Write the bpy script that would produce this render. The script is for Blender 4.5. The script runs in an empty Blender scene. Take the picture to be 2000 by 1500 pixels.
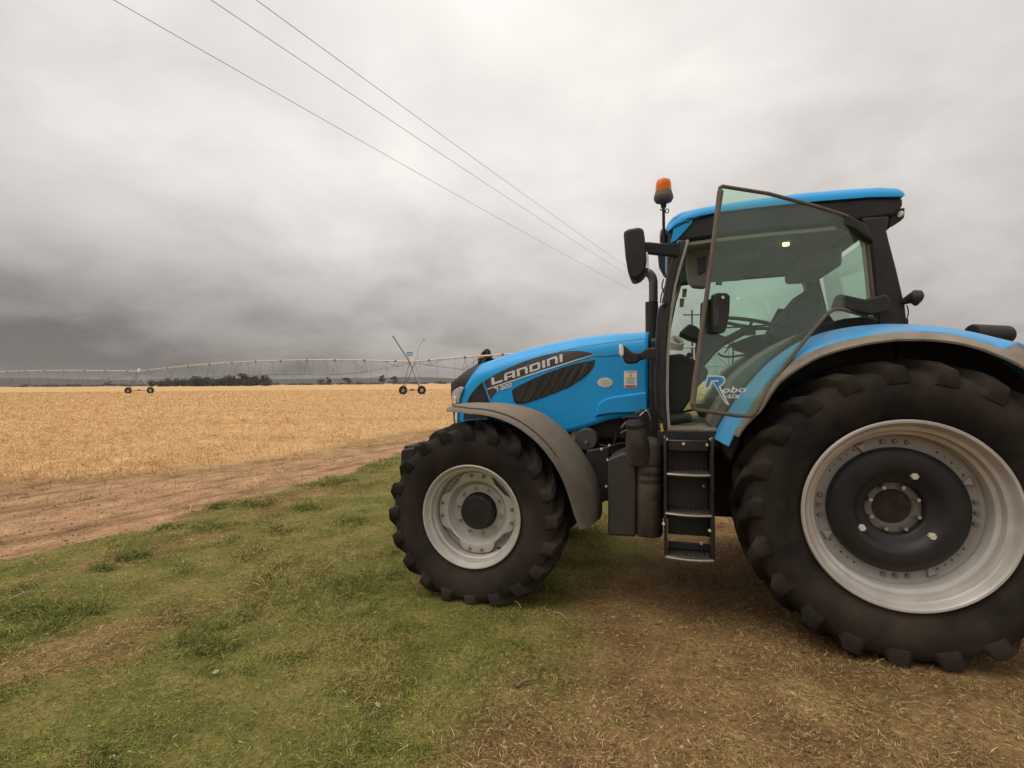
import bpy, bmesh, math, random
import numpy as np
from mathutils import Vector, Matrix
from mathutils.geometry import delaunay_2d_cdt

rng = np.random.default_rng(7)
random.seed(7)
scene = bpy.context.scene
COL = scene.collection
R = math.radians

# ------------------------------------------------------------------ camera
F_PX, CAM_H, PITCH, ROLL = 1007.063, 1.7143, -0.004, -0.0077
cam_d = bpy.data.cameras.new('camera')
cam = bpy.data.objects.new('camera', cam_d)
COL.objects.link(cam)
cam_d.sensor_width = 36.0
cam_d.lens = 36.0 * F_PX / 2000.0
cam_d.clip_start, cam_d.clip_end = 0.05, 20000.0
_fwd = Vector((0, math.cos(PITCH), math.sin(PITCH)))
_right0, _up0 = Vector((1, 0, 0)), Vector((0, -math.sin(PITCH), math.cos(PITCH)))
_right = _right0 * math.cos(ROLL) + _up0 * math.sin(ROLL)
_up = _up0 * math.cos(ROLL) - _right0 * math.sin(ROLL)
cam.matrix_world = Matrix((
    (_right.x, _up.x, -_fwd.x, 0), (_right.y, _up.y, -_fwd.y, 0),
    (_right.z, _up.z, -_fwd.z, CAM_H), (0, 0, 0, 1)))
scene.camera = cam

# ------------------------------------------------------------------ world: heavy overcast over a Nishita sky
SUN_EL, SUN_AZ = 60.0, -105.0        # azimuth clockwise from +Y
world = bpy.data.worlds.new('World')
scene.world = world
world.use_nodes = True
wn, wl = world.node_tree.nodes, world.node_tree.links
wn.clear()
def N(tree, kind, **kw):
    n = tree.nodes.new(kind)
    for k, v in kw.items():
        setattr(n, k, v)
    return n
wt = world.node_tree
def wmath(op, a, b=None, c=None, clamp=False):
    n = N(wt, 'ShaderNodeMath', operation=op, use_clamp=clamp)
    for i, v in enumerate((a, b, c)):
        if v is None:
            continue
        if isinstance(v, (int, float)):
            n.inputs[i].default_value = v
        else:
            wl.new(v, n.inputs[i])
    return n.outputs[0]
sky = N(wt, 'ShaderNodeTexSky', sky_type='NISHITA', sun_disc=False)
sky.sun_elevation, sky.sun_rotation = R(SUN_EL), R(SUN_AZ)
tc = N(wt, 'ShaderNodeTexCoord')
sep = N(wt, 'ShaderNodeSeparateXYZ'); wl.new(tc.outputs['Generated'], sep.inputs[0])
zc = wmath('MAXIMUM', sep.outputs[2], 0.0)
den = wmath('ADD', zc, 0.34)
px_ = wmath('DIVIDE', sep.outputs[0], den)
py_ = wmath('DIVIDE', sep.outputs[1], den)
comb = N(wt, 'ShaderNodeCombineXYZ'); wl.new(px_, comb.inputs[0]); wl.new(py_, comb.inputs[1])
comb.inputs[2].default_value = 17.81
def wnoise(scale, detail, rough, dist):
    n = N(wt, 'ShaderNodeTexNoise', noise_dimensions='3D')
    n.inputs['Scale'].default_value = scale; n.inputs['Detail'].default_value = detail
    n.inputs['Roughness'].default_value = rough; n.inputs['Distortion'].default_value = dist
    wl.new(comb.outputs[0], n.inputs['Vector'])
    return n.outputs[0]
n1 = wnoise(0.8, 3.0, 0.5, 0.25)
n2 = wnoise(2.6, 7.0, 0.54, 0.25)
# an overcast sky: brightest overhead, a rain bank low on the left of the view
def wsmooth(x, a, b):
    n = N(wt, 'ShaderNodeMapRange', interpolation_type='SMOOTHSTEP'); n.inputs['From Min'].default_value = a; n.inputs['From Max'].default_value = b
    wl.new(x, n.inputs[0]); return n.outputs[0]
base = wmath('MULTIPLY_ADD', zc, 0.06, 0.675)
glow = wmath('ADD', wmath('MULTIPLY', sep.outputs[0], -0.10), wmath('ADD', wmath('MULTIPLY', sep.outputs[1], 0.86), wmath('MULTIPLY', sep.outputs[2], 0.50)))
base = wmath('MULTIPLY_ADD', wsmooth(glow, 0.70, 1.0), 0.26, base)
base = wmath('MULTIPLY_ADD', wsmooth(zc, 0.55, 1.0), 0.95, base)
cl = wmath('MULTIPLY_ADD', n1, 0.34, -0.165)
cl = wmath('ADD', cl, wmath('MULTIPLY_ADD', n2, 0.56, -0.28))
dotl = wmath('ADD', wmath('MULTIPLY', sep.outputs[0], -0.78), wmath('MULTIPLY', sep.outputs[1], 0.62))
bank = wmath('MULTIPLY_ADD', dotl, 0.46, 0.49, clamp=True)
lowm = wmath('SUBTRACT', 1.0, wsmooth(zc, -0.02, 0.40))
bank = wmath('MULTIPLY', bank, lowm)
cl = wmath('MULTIPLY', cl, wmath('MULTIPLY_ADD', bank, -0.25, 1.0))
val = wmath('ADD', base, cl)
val = wmath('SUBTRACT', val, wmath('MULTIPLY', bank, 0.64))
val = wmath('MAXIMUM', val, 0.17)
tint = N(wt, 'ShaderNodeMix', data_type='RGBA'); wl.new(wsmooth(val, 0.2, 0.85), tint.inputs[0])
tint.inputs[6].default_value = (1.0, 0.90, 0.835, 1); tint.inputs[7].default_value = (1.0, 0.945, 0.895, 1)
ramp = N(wt, 'ShaderNodeVectorMath', operation='SCALE'); wl.new(tint.outputs[2], ramp.inputs[0]); wl.new(val, ramp.inputs['Scale'])
WS = 0.10
scale_c = N(wt, 'ShaderNodeVectorMath', operation='SCALE'); wl.new(ramp.outputs[0], scale_c.inputs[0])
scale_c.inputs['Scale'].default_value = 1.0 / WS
mixc = N(wt, 'ShaderNodeMix', data_type='RGBA'); mixc.inputs[0].default_value = 0.95
wl.new(sky.outputs[0], mixc.inputs[6]); wl.new(scale_c.outputs[0], mixc.inputs[7])
bg = N(wt, 'ShaderNodeBackground'); bg.inputs[1].default_value = WS
wl.new(mixc.outputs[2], bg.inputs[0])
wo = N(wt, 'ShaderNodeOutputWorld'); wl.new(bg.outputs[0], wo.inputs[0])

sun_d = bpy.data.lights.new('sun', 'SUN')
sun_d.energy, sun_d.angle, sun_d.color = 1.5, R(50), (1.0, 0.93, 0.84)
sun = bpy.data.objects.new('sun', sun_d); COL.objects.link(sun)
_sd = Vector((math.sin(R(SUN_AZ)) * math.cos(R(SUN_EL)), math.cos(R(SUN_AZ)) * math.cos(R(SUN_EL)), math.sin(R(SUN_EL))))
sun.rotation_euler = _sd.to_track_quat('Z', 'Y').to_euler()
sun.location = _sd * 60

vs = scene.view_settings
scene.display_settings.display_device = 'sRGB'
vs.view_transform, vs.look, vs.exposure, vs.gamma = 'Standard', 'None', 0.0, 1.0
vs.use_curve_mapping = False
scene.cycles.max_bounces = 8
scene.cycles.transparent_max_bounces = 16
scene.cycles.use_denoising = True
scene.cycles.caustics_reflective = False
scene.cycles.caustics_refractive = False

# ------------------------------------------------------------------ measuring helpers
TH, TX, TY = 0.28690, 2.7095, 4.2693          # tractor heading and rear-axle ground point
WB, ZR, ZF = 2.8387, 0.898, 0.670
_M = Matrix(((-math.cos(TH), -math.sin(TH), 0), (math.sin(TH), -math.cos(TH), 0), (0, 0, 1)))
_Mt = _M.transposed()
_O = _Mt @ (Vector((0, 0, CAM_H)) - Vector((TX, TY, 0)))   # the viewpoint in tractor space
def ray(px, py):
    return _right * ((px - 1000) / F_PX) - _up * ((py - 750) / F_PX) + _fwd
def P(px, py, y):
    """a measured point of the photograph on the tractor plane y (metres left of its centre line)"""
    d = _Mt @ ray(px, py)
    return _O + d * ((y - _O.y) / d.y)
def PX(px, py, x):
    d = _Mt @ ray(px, py)
    return _O + d * ((x - _O.x) / d.x)
def PPL(px, py, p0, n):
    d = _Mt @ ray(px, py)
    return _O + d * ((p0 - _O).dot(n) / d.dot(n))
def PW(px, py, depth):
    d = ray(px, py)
    return Vector((0, 0, CAM_H)) + d * (depth / d.y)
def PG(px, py, z=0.0):
    d = ray(px, py)
    return Vector((0, 0, CAM_H)) + d * ((z - CAM_H) / d.z)

# ------------------------------------------------------------------ materials
MATS = {}
def pbr(name, color, rough=0.5, metal=0.0, var=0.12, vscale=9.0, dust=None, dust_amt=0.0, dust_scale=3.0,
        bump=0.0, bscale=60.0, coat=0.0, spec=0.5, up_dust=0.0):
    if name in MATS:
        return MATS[name]
    m = bpy.data.materials.new(name); m.use_nodes = True
    t = m.node_tree; b = t.nodes['Principled BSDF']
    geo = N(t, 'ShaderNodeTexCoord')
    no = N(t, 'ShaderNodeTexNoise'); no.inputs['Scale'].default_value = vscale; no.inputs['Detail'].default_value = 6
    t.links.new(geo.outputs['Object'], no.inputs['Vector'])
    hs = N(t, 'ShaderNodeMix', data_type='RGBA', blend_type='MULTIPLY'); hs.inputs[0].default_value = 1.0
    hs.inputs[6].default_value = (*color, 1)
    mr = N(t, 'ShaderNodeMapRange'); mr.inputs['To Min'].default_value = 1 - var * 1.6; mr.inputs['To Max'].default_value = 1 + var * 1.6
    mr.inputs['From Min'].default_value = 0.25; mr.inputs['From Max'].default_value = 0.75
    t.links.new(no.outputs[0], mr.inputs[0]); t.links.new(mr.outputs[0], hs.inputs[7])
    out = hs.outputs[2]
    if dust is not None:
        n2 = N(t, 'ShaderNodeTexNoise'); n2.inputs['Scale'].default_value = dust_scale; n2.inputs['Detail'].default_value = 8
        n2.inputs['Roughness'].default_value = 0.65
        t.links.new(geo.outputs['Object'], n2.inputs['Vector'])
        m2 = N(t, 'ShaderNodeMapRange'); m2.inputs['From Min'].default_value = 0.35; m2.inputs['From Max'].default_value = 0.72
        m2.inputs['To Min'].default_value = 0.0; m2.inputs['To Max'].default_value = 1.0
        t.links.new(n2.outputs[0], m2.inputs[0])
        fac = N(t, 'ShaderNodeMath', operation='MULTIPLY'); fac.inputs[1].default_value = dust_amt
        t.links.new(m2.outputs[0], fac.inputs[0]); f = fac.outputs[0]
        if up_dust > 0:
            g = N(t, 'ShaderNodeNewGeometry'); s = N(t, 'ShaderNodeSeparateXYZ'); t.links.new(g.outputs['Normal'], s.inputs[0])
            u = N(t, 'ShaderNodeMath', operation='MULTIPLY', use_clamp=True); u.inputs[1].default_value = up_dust
            t.links.new(s.outputs[2], u.inputs[0])
            a = N(t, 'ShaderNodeMath', operation='ADD', use_clamp=True)
            t.links.new(f, a.inputs[0]); t.links.new(u.outputs[0], a.inputs[1]); f = a.outputs[0]
        mx = N(t, 'ShaderNodeMix', data_type='RGBA'); mx.inputs[7].default_value = (*dust, 1)
        t.links.new(f, mx.inputs[0]); t.links.new(out, mx.inputs[6]); out = mx.outputs[2]
        rr = N(t, 'ShaderNodeMapRange'); rr.inputs['To Min'].default_value = rough; rr.inputs['To Max'].default_value = min(1, rough + 0.4)
        t.links.new(f, rr.inputs[0]); t.links.new(rr.outputs[0], b.inputs['Roughness'])
    else:
        b.inputs['Roughness'].default_value = rough
    t.links.new(out, b.inputs['Base Color'])
    b.inputs['Metallic'].default_value = metal
    b.inputs['Specular IOR Level'].default_value = spec
    if coat:
        b.inputs['Coat Weight'].default_value = coat; b.inputs['Coat Roughness'].default_value = 0.08
    if bump:
        nb = N(t, 'ShaderNodeTexNoise'); nb.inputs['Scale'].default_value = bscale; nb.inputs['Detail'].default_value = 4
        t.links.new(geo.outputs['Object'], nb.inputs['Vector'])
        bp = N(t, 'ShaderNodeBump'); bp.inputs['Strength'].default_value = bump; bp.inputs['Distance'].default_value = 0.01
        t.links.new(nb.outputs[0], bp.inputs['Height']); t.links.new(bp.outputs[0], b.inputs['Normal'])
    MATS[name] = m
    return m

DUST = (0.27, 0.205, 0.145)
SOIL = (0.20, 0.125, 0.078)
blue = pbr('blue_paint', (0.006, 0.31, 0.68), 0.34, 0, 0.05, 3, (0.13, 0.26, 0.38), 0.10, 2.2, coat=0.08, spec=0.30)
blue_dusty = pbr('dusty_blue_paint', (0.006, 0.31, 0.68), 0.38, 0, 0.05, 3, (0.30, 0.27, 0.23), 0.50, 5.0, coat=0.05, up_dust=0.12, spec=0.3)
black_pl = pbr('black_plastic', (0.015, 0.015, 0.016), 0.55, 0, 0.15, 14, DUST, 0.08, 4.0, bump=0.05, bscale=250, spec=0.3)
black_gl = pbr('black_gloss', (0.012, 0.012, 0.014), 0.22, 0, 0.1, 10, DUST, 0.06, 5.0)
dark_eng = pbr('dark_engine', (0.020, 0.019, 0.019), 0.6, 0.2, 0.3, 6, SOIL, 0.22, 6.0, bump=0.3, bscale=40, spec=0.2)
grey_pl = pbr('grey_fender_plastic', (0.060, 0.055, 0.048), 0.62, 0, 0.12, 8, (0.235, 0.185, 0.13), 0.38, 2.0, up_dust=0.50)
rubber_edge = pbr('rubber_edge', (0.13, 0.115, 0.098), 0.7, 0, 0.1, 10, (0.36, 0.28, 0.20), 0.55, 5.0, up_dust=0.2)
tyre_m = pbr('tyre_rubber', (0.011, 0.0098, 0.009), 0.8, 0, 0.25, 7, (0.068, 0.051, 0.037), 0.80, 2.2, bump=0.2, bscale=70, spec=0.18)
silver = pbr('silver_rim_paint', (0.55, 0.53, 0.49), 0.42, 0.35, 0.08, 6, DUST, 0.42, 4.0)
steel = pbr('bright_steel', (0.55, 0.54, 0.51), 0.32, 0.9, 0.1, 12, DUST, 0.15, 8.0)
white_pl = pbr('white_plastic', (0.72, 0.70, 0.66), 0.45, 0, 0.03, 6)
cream = pbr('cream_bolt', (0.62, 0.58, 0.46), 0.5, 0, 0.06, 20)
dark_decal = pbr('charcoal_decal', (0.038, 0.036, 0.036), 0.42, 0, 0.06, 8, DUST, 0.06, 4)
silver_decal = pbr('silver_lettering', (0.62, 0.61, 0.59), 0.4, 0, 0.02, 8)
beige_in = pbr('beige_trim', (0.40, 0.36, 0.29), 0.6, 0, 0.05, 8)
grey_in = pbr('grey_interior', (0.155, 0.152, 0.14), 0.65, 0, 0.08, 8, bump=0.1, bscale=200)
liner_in = pbr('headliner_grey', (0.20, 0.195, 0.175), 0.75, 0, 0.06, 8)
dark_in = pbr('dark_interior', (0.028, 0.028, 0.027), 0.6, 0, 0.1, 8)
seat_m = pbr('seat_fabric', (0.055, 0.054, 0.050), 0.85, 0, 0.15, 30, bump=0.2, bscale=300)
mat_floor = pbr('dusty_floor_mat', (0.23, 0.20, 0.155), 0.85, 0, 0.25, 24, DUST, 0.6, 12, bump=0.4, bscale=60)
chrome = pbr('worn_tread_steel', (0.42, 0.40, 0.37), 0.30, 0.9, 0.1, 20, SOIL, 0.30, 12)
tank_box_m = pbr('black_tank_box', (0.026, 0.027, 0.026), 0.45, 0, 0.1, 6, (0.12, 0.085, 0.055), 0.30, 2.4, bump=0.06, bscale=150, spec=0.3)
tank_m = pbr('dusty_black_tank', (0.024, 0.024, 0.023), 0.42, 0, 0.1, 6, (0.19, 0.115, 0.068), 0.70, 3.4, bump=0.06, bscale=150, spec=0.3)
exh_m = pbr('dull_exhaust', (0.085, 0.078, 0.07), 0.55, 0.5, 0.12, 8)
yellow = pbr('yellow_reflector', (0.55, 0.36, 0.05), 0.35, 0, 0.05, 8)
red_m = pbr('red_print', (0.50, 0.05, 0.04), 0.5, 0, 0.03, 8)
yel_print = pbr('yellow_print', (0.72, 0.50, 0.07), 0.5, 0, 0.03, 8)
black_print = pbr('black_print', (0.03, 0.03, 0.03), 0.5, 0, 0.03, 8)
grey_print = pbr('grey_print', (0.34, 0.34, 0.33), 0.5, 0, 0.03, 8)
seal = pbr('rubber_seal', (0.085, 0.068, 0.052), 0.6, 0, 0.1, 12, DUST, 0.3, 8)
galv = pbr('galvanised_steel', (0.44, 0.43, 0.41), 0.5, 0.4, 0.1, 2)
galv_dk = pbr('dull_galvanised_steel', (0.13, 0.125, 0.12), 0.6, 0.3, 0.1, 2)
wood_m = pbr('weathered_pole_wood', (0.10, 0.085, 0.07), 0.8, 0, 0.2, 6)
wire_m = pbr('dull_wire', (0.34, 0.33, 0.32), 0.6, 0.3, 0.05, 4)

def mat_glass(name, tint, rough=0.0):
    m = bpy.data.materials.new(name); m.use_nodes = True
    t = m.node_tree; t.nodes.clear()
    o = N(t, 'ShaderNodeOutputMaterial'); mx = N(t, 'ShaderNodeMixShader')
    tr = N(t, 'ShaderNodeBsdfTransparent'); tr.inputs[0].default_value = (*tint, 1)
    gl = N(t, 'ShaderNodeBsdfGlossy'); gl.inputs['Roughness'].default_value = 0.0
    gl.inputs['Color'].default_value = (0.9, 0.95, 0.92, 1)
    # Schlick reflectance of one face of the sheet, the same from both sides
    ge = N(t, 'ShaderNodeNewGeometry'); dp = N(t, 'ShaderNodeVectorMath', operation='DOT_PRODUCT')
    t.links.new(ge.outputs['Normal'], dp.inputs[0]); t.links.new(ge.outputs['Incoming'], dp.inputs[1])
    ab = N(t, 'ShaderNodeMath', operation='ABSOLUTE'); t.links.new(dp.outputs['Value'], ab.inputs[0])
    iv = N(t, 'ShaderNodeMath', operation='SUBTRACT', use_clamp=True); iv.inputs[0].default_value = 1.0; t.links.new(ab.outputs[0], iv.inputs[1])
    pw = N(t, 'ShaderNodeMath', operation='POWER'); t.links.new(iv.outputs[0], pw.inputs[0]); pw.inputs[1].default_value = 5.0
    fr = N(t, 'ShaderNodeMath', operation='MULTIPLY_ADD'); t.links.new(pw.outputs[0], fr.inputs[0]); fr.inputs[1].default_value = 0.96; fr.inputs[2].default_value = 0.04
    # a thin film of dust
    df = N(t, 'ShaderNodeBsdfDiffuse'); df.inputs[0].default_value = (0.30, 0.33, 0.28, 1)
    m2 = N(t, 'ShaderNodeMixShader')
    no = N(t, 'ShaderNodeTexNoise'); no.inputs['Scale'].default_value = 2.5; no.inputs['Detail'].default_value = 6
    mr = N(t, 'ShaderNodeMapRange'); mr.inputs['To Min'].default_value = 0.02; mr.inputs['To Max'].default_value = 0.07
    tc_ = N(t, 'ShaderNodeTexCoord'); t.links.new(tc_.outputs['Object'], no.inputs['Vector'])
    t.links.new(no.outputs[0], mr.inputs[0]); t.links.new(mr.outputs[0], m2.inputs[0])
    t.links.new(tr.outputs[0], m2.inputs[1]); t.links.new(df.outputs[0], m2.inputs[2])
    t.links.new(fr.outputs[0], mx.inputs[0]); t.links.new(m2.outputs[0], mx.inputs[1]); t.links.new(gl.outputs[0], mx.inputs[2])
    t.links.new(mx.outputs[0], o.inputs[0])
    return m
glass_door = mat_glass('green_door_glass', (0.845, 0.965, 0.895))
glass_win = mat_glass('green_window_glass', (0.88, 0.97, 0.925))

def mat_emit(name, color, strength):
    m = bpy.data.materials.new(name); m.use_nodes = True
    b = m.node_tree.nodes['Principled BSDF']
    b.inputs['Base Color'].default_value = (*color, 1)
    b.inputs['Emission Color'].default_value = (*color, 1); b.inputs['Emission Strength'].default_value = strength
    return m
lamp_m = mat_emit('lit_dome_lamp', (1.0, 0.74, 0.36), 2.6)
amber = bpy.data.materials.new('amber_lens'); amber.use_nodes = True
_b = amber.node_tree.nodes['Principled BSDF']
_b.inputs['Base Color'].default_value = (0.95, 0.20, 0.02, 1); _b.inputs['Roughness'].default_value = 0.15
_b.inputs['Transmission Weight'].default_value = 0.35; _b.inputs['IOR'].default_value = 1.3
_b.inputs['Subsurface Weight'].default_value = 0.0

def mat_attr(name, rough=0.8, trans=0.0, spec=0.2):
    m = bpy.data.materials.new(name); m.use_nodes = True
    t = m.node_tree; b = t.nodes['Principled BSDF']
    a = N(t, 'ShaderNodeAttribute', attribute_name='col')
    t.links.new(a.outputs['Color'], b.inputs['Base Color'])
    b.inputs['Roughness'].default_value = rough; b.inputs['Specular IOR Level'].default_value = spec
    return m
blade_m = mat_attr('grass_blades'); straw_m = mat_attr('straw', 0.75); leaf_m = mat_attr('tree_leaves', 0.8)
chaff_m = mat_attr('chaff', 0.8)

# ------------------------------------------------------------------ mesh helpers
def mk(name, verts, faces, mat, parent=None, smooth=True, angle=35, bevel=0.0, seg=2, mats=None, fmat=None):
    me = bpy.data.meshes.new(name)
    me.from_pydata([tuple(v) for v in verts], [], faces)
    if mats:
        for m in mats: me.materials.append(m)
        me.polygons.foreach_set('material_index', fmat)
    else:
        me.materials.append(mat)
    bm = bmesh.new(); bm.from_mesh(me)
    bmesh.ops.recalc_face_normals(bm, faces=bm.faces)
    bm.to_mesh(me); bm.free()
    if smooth:
        me.polygons.foreach_set('use_smooth', [True] * len(me.polygons))
        me.set_sharp_from_angle(angle=R(angle))
    o = bpy.data.objects.new(name, me); COL.objects.link(o)
    if parent is not None: o.parent = parent
    if bevel:
        b = o.modifiers.new('bevel', 'BEVEL'); b.width = bevel; b.segments = seg; b.limit_method = 'ANGLE'; b.angle_limit = R(30)
    return o
def empty(name, loc=(0, 0, 0), parent=None, rot=(0, 0, 0), scale=(1, 1, 1)):
    o = bpy.data.objects.new(name, None); COL.objects.link(o)
    o.location = loc; o.rotation_euler = rot; o.scale = scale
    o.empty_display_size = 0.2
    if parent is not None: o.parent = parent
    return o
def tag(o, label=None, cat=None, group=None, kind=None):
    if label: o['label'] = label
    if cat: o['category'] = cat
    if group: o['group'] = group
    if kind: o['kind'] = kind
    return o
class G:
    """a growing lump of geometry that ends up as one mesh"""
    def __init__(s): s.v, s.f = [], []
    def add(s, v, f):
        n = len(s.v); s.v += [Vector(a) for a in v]; s.f += [tuple(i + n for i in q) for q in f]; return s
    def box(s, lo, hi):
        (a, b, c), (d, e_, f) = lo, hi
        v = [(a, b, c), (d, b, c), (d, e_, c), (a, e_, c), (a, b, f), (d, b, f), (d, e_, f), (a, e_, f)]
        return s.add(v, [(0, 3, 2, 1), (4, 5, 6, 7), (0, 1, 5, 4), (1, 2, 6, 5), (2, 3, 7, 6), (3, 0, 4, 7)])
    def tube(s, path, r, n=8, caps=True):
        path = [Vector(p) for p in path]; m = len(path)
        rs = r if isinstance(r, (list, tuple)) else [r] * m
        t0 = (path[1] - path[0]).normalized()
        ref = Vector((0, 0, 1)) if abs(t0.z) < 0.9 else Vector((1, 0, 0))
        u = t0.cross(ref).normalized(); vs_ = []
        for i, p in enumerate(path):
            if i == 0: t = path[1] - path[0]
            elif i == m - 1: t = path[-1] - path[-2]
            else: t = (path[i + 1] - p).normalized() + (p - path[i - 1]).normalized()
            t.normalize(); u = (u - t * u.dot(t)).normalized(); w = t.cross(u)
            for k in range(n):
                a = 2 * math.pi * k / n
                vs_.append(p + (u * math.cos(a) + w * math.sin(a)) * rs[i])
        fs = [(i * n + k, i * n + (k + 1) % n, (i + 1) * n + (k + 1) % n, (i + 1) * n + k) for i in range(m - 1) for k in range(n)]
        if caps: fs += [tuple(range(n - 1, -1, -1)), tuple((m - 1) * n + k for k in range(n))]
        return s.add(vs_, fs)
    def prism(s, poly, off):
        """polygon of 3-D points pushed by a vector"""
        n = len(poly); off = Vector(off); p = [Vector(q) for q in poly]
        return s.add(p + [q + off for q in p], [tuple(range(n)), tuple(range(2 * n - 1, n - 1, -1))] +
                     [(i, (i + 1) % n, n + (i + 1) % n, n + i) for i in range(n)])
    def lathe(s, prof, c=(0, 0, 0), n=48, a0=0.0, a1=2 * math.pi, close=False):
        """prof: (radius, y) pairs turned about the y axis through c"""
        full = abs(a1 - a0 - 2 * math.pi) < 1e-6; cols = n if full else n + 1; m = len(prof); vs_ = []
        for k in range(cols):
            a = a0 + (a1 - a0) * k / n
            for r, y in prof: vs_.append(Vector((c[0] + r * math.cos(a), c[1] + y, c[2] + r * math.sin(a))))
        fs = []
        for k in range(n):
            k2 = (k + 1) % cols
            for j in range(m - 1 if not close else m):
                j2 = (j + 1) % m
                fs.append((k * m + j, k2 * m + j, k2 * m + j2, k * m + j2))
        return s.add(vs_, fs)
    def loft(s, secs, closed=True, caps=True):
        n = len(secs[0]); vs_ = [p for q in secs for p in q]; fs = []
        for i in range(len(secs) - 1):
            for k in range(n if closed else n - 1):
                k2 = (k + 1) % n; fs.append((i * n + k, i * n + k2, (i + 1) * n + k2, (i + 1) * n + k))
        if caps and closed: fs += [tuple(range(n - 1, -1, -1)), tuple((len(secs) - 1) * n + k for k in range(n))]
        return s.add(vs_, fs)
    def out(s, name, mat, parent=None, **kw): return mk(name, s.v, s.f, mat, parent, **kw)

def smooth_path(pts, n=6, closed=False):
    """Catmull-Rom through the points"""
    pts = [Vector(p) for p in pts]; m = len(pts); out = []
    rngi = range(m) if closed else range(m - 1)
    for i in rngi:
        g = lambda k: pts[k % m] if closed else pts[max(0, min(m - 1, k))]
        p0, p1, p2, p3 = g(i - 1), g(i), g(i + 1), g(i + 2)
        for k in range(n):
            t = k / n
            out.append(0.5 * ((2 * p1) + (p2 - p0) * t + (2 * p0 - 5 * p1 + 4 * p2 - p3) * t * t + (3 * p1 - p0 - 3 * p2 + p3) * t ** 3))
    if not closed: out.append(pts[-1])
    return out
def cdt(poly2, step=None):
    """triangles filling a 2-D polygon, with inner points on a grid"""
    pts = [Vector((p[0], p[1])) for p in poly2]; n = len(pts)
    if step:
        xs = [p.x for p in pts]; ys = [p.y for p in pts]
        def inside(x, y):
            c = False; j = n - 1
            for i in range(n):
                if (pts[i].y > y) != (pts[j].y > y) and x < (pts[j].x - pts[i].x) * (y - pts[i].y) / (pts[j].y - pts[i].y) + pts[i].x: c = not c
                j = i
            return c
        x = min(xs) + step * 0.5
        extra = []
        while x < max(xs):
            y = min(ys) + step * 0.5
            while y < max(ys):
                if inside(x, y): extra.append(Vector((x, y)))
                y += step
            x += step
        pts = pts + extra
    v, e_, f, *_ = delaunay_2d_cdt(pts, [], [list(range(n))], 1, 1e-6)
    return [(p.x, p.y) for p in v], [tuple(q) for q in f]
def text2d(s, size=1.0, shear=0.0, fat=0.035):
    cu = bpy.data.curves.new('print', 'FONT'); cu.body = s; cu.size = size; cu.shear = shear; cu.resolution_u = 3; cu.offset = fat
    o = bpy.data.objects.new('print', cu); COL.objects.link(o)
    dg = bpy.context.evaluated_depsgraph_get(); me = o.evaluated_get(dg).to_mesh()
    v = [(p.co.x, p.co.y) for p in me.vertices]; f = [tuple(p.vertices) for p in me.polygons]
    o.evaluated_get(dg).to_mesh_clear(); bpy.data.objects.remove(o); bpy.data.curves.remove(cu)
    return v, f
def bilin(q, u, v):
    """q: four pixel corners bl, br, tl, tr"""
    return tuple((q[0][i] * (1 - u) + q[1][i] * u) * (1 - v) + (q[2][i] * (1 - u) + q[3][i] * u) * v for i in (0, 1))

def vnoise(x, y, seed=0):
    def h(i, j):
        n = (i * 374761393 + j * 668265263 + seed * 974711) & 0x7fffffff
        n = ((n ^ (n >> 13)) * 1274126177) & 0x7fffffff
        return ((n ^ (n >> 16)) & 0xffff) / 65535.0
    i = np.floor(x).astype(np.int64); j = np.floor(y).astype(np.int64); fx, fy = x - i, y - j
    fx, fy = fx * fx * (3 - 2 * fx), fy * fy * (3 - 2 * fy)
    return (h(i, j) * (1 - fx) + h(i + 1, j) * fx) * (1 - fy) + (h(i, j + 1) * (1 - fx) + h(i + 1, j + 1) * fx) * fy
def fbm(x, y, oct=4, seed=0):
    s = 0; a = 0.5; t = 0
    for k in range(oct):
        s = s + a * vnoise(x * 2 ** k, y * 2 ** k, seed + k); t += a; a *= 0.5
    return s / t
def sstep(a, b, x):
    t = np.clip((x - a) / (b - a), 0, 1); return t * t * (3 - 2 * t)
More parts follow.
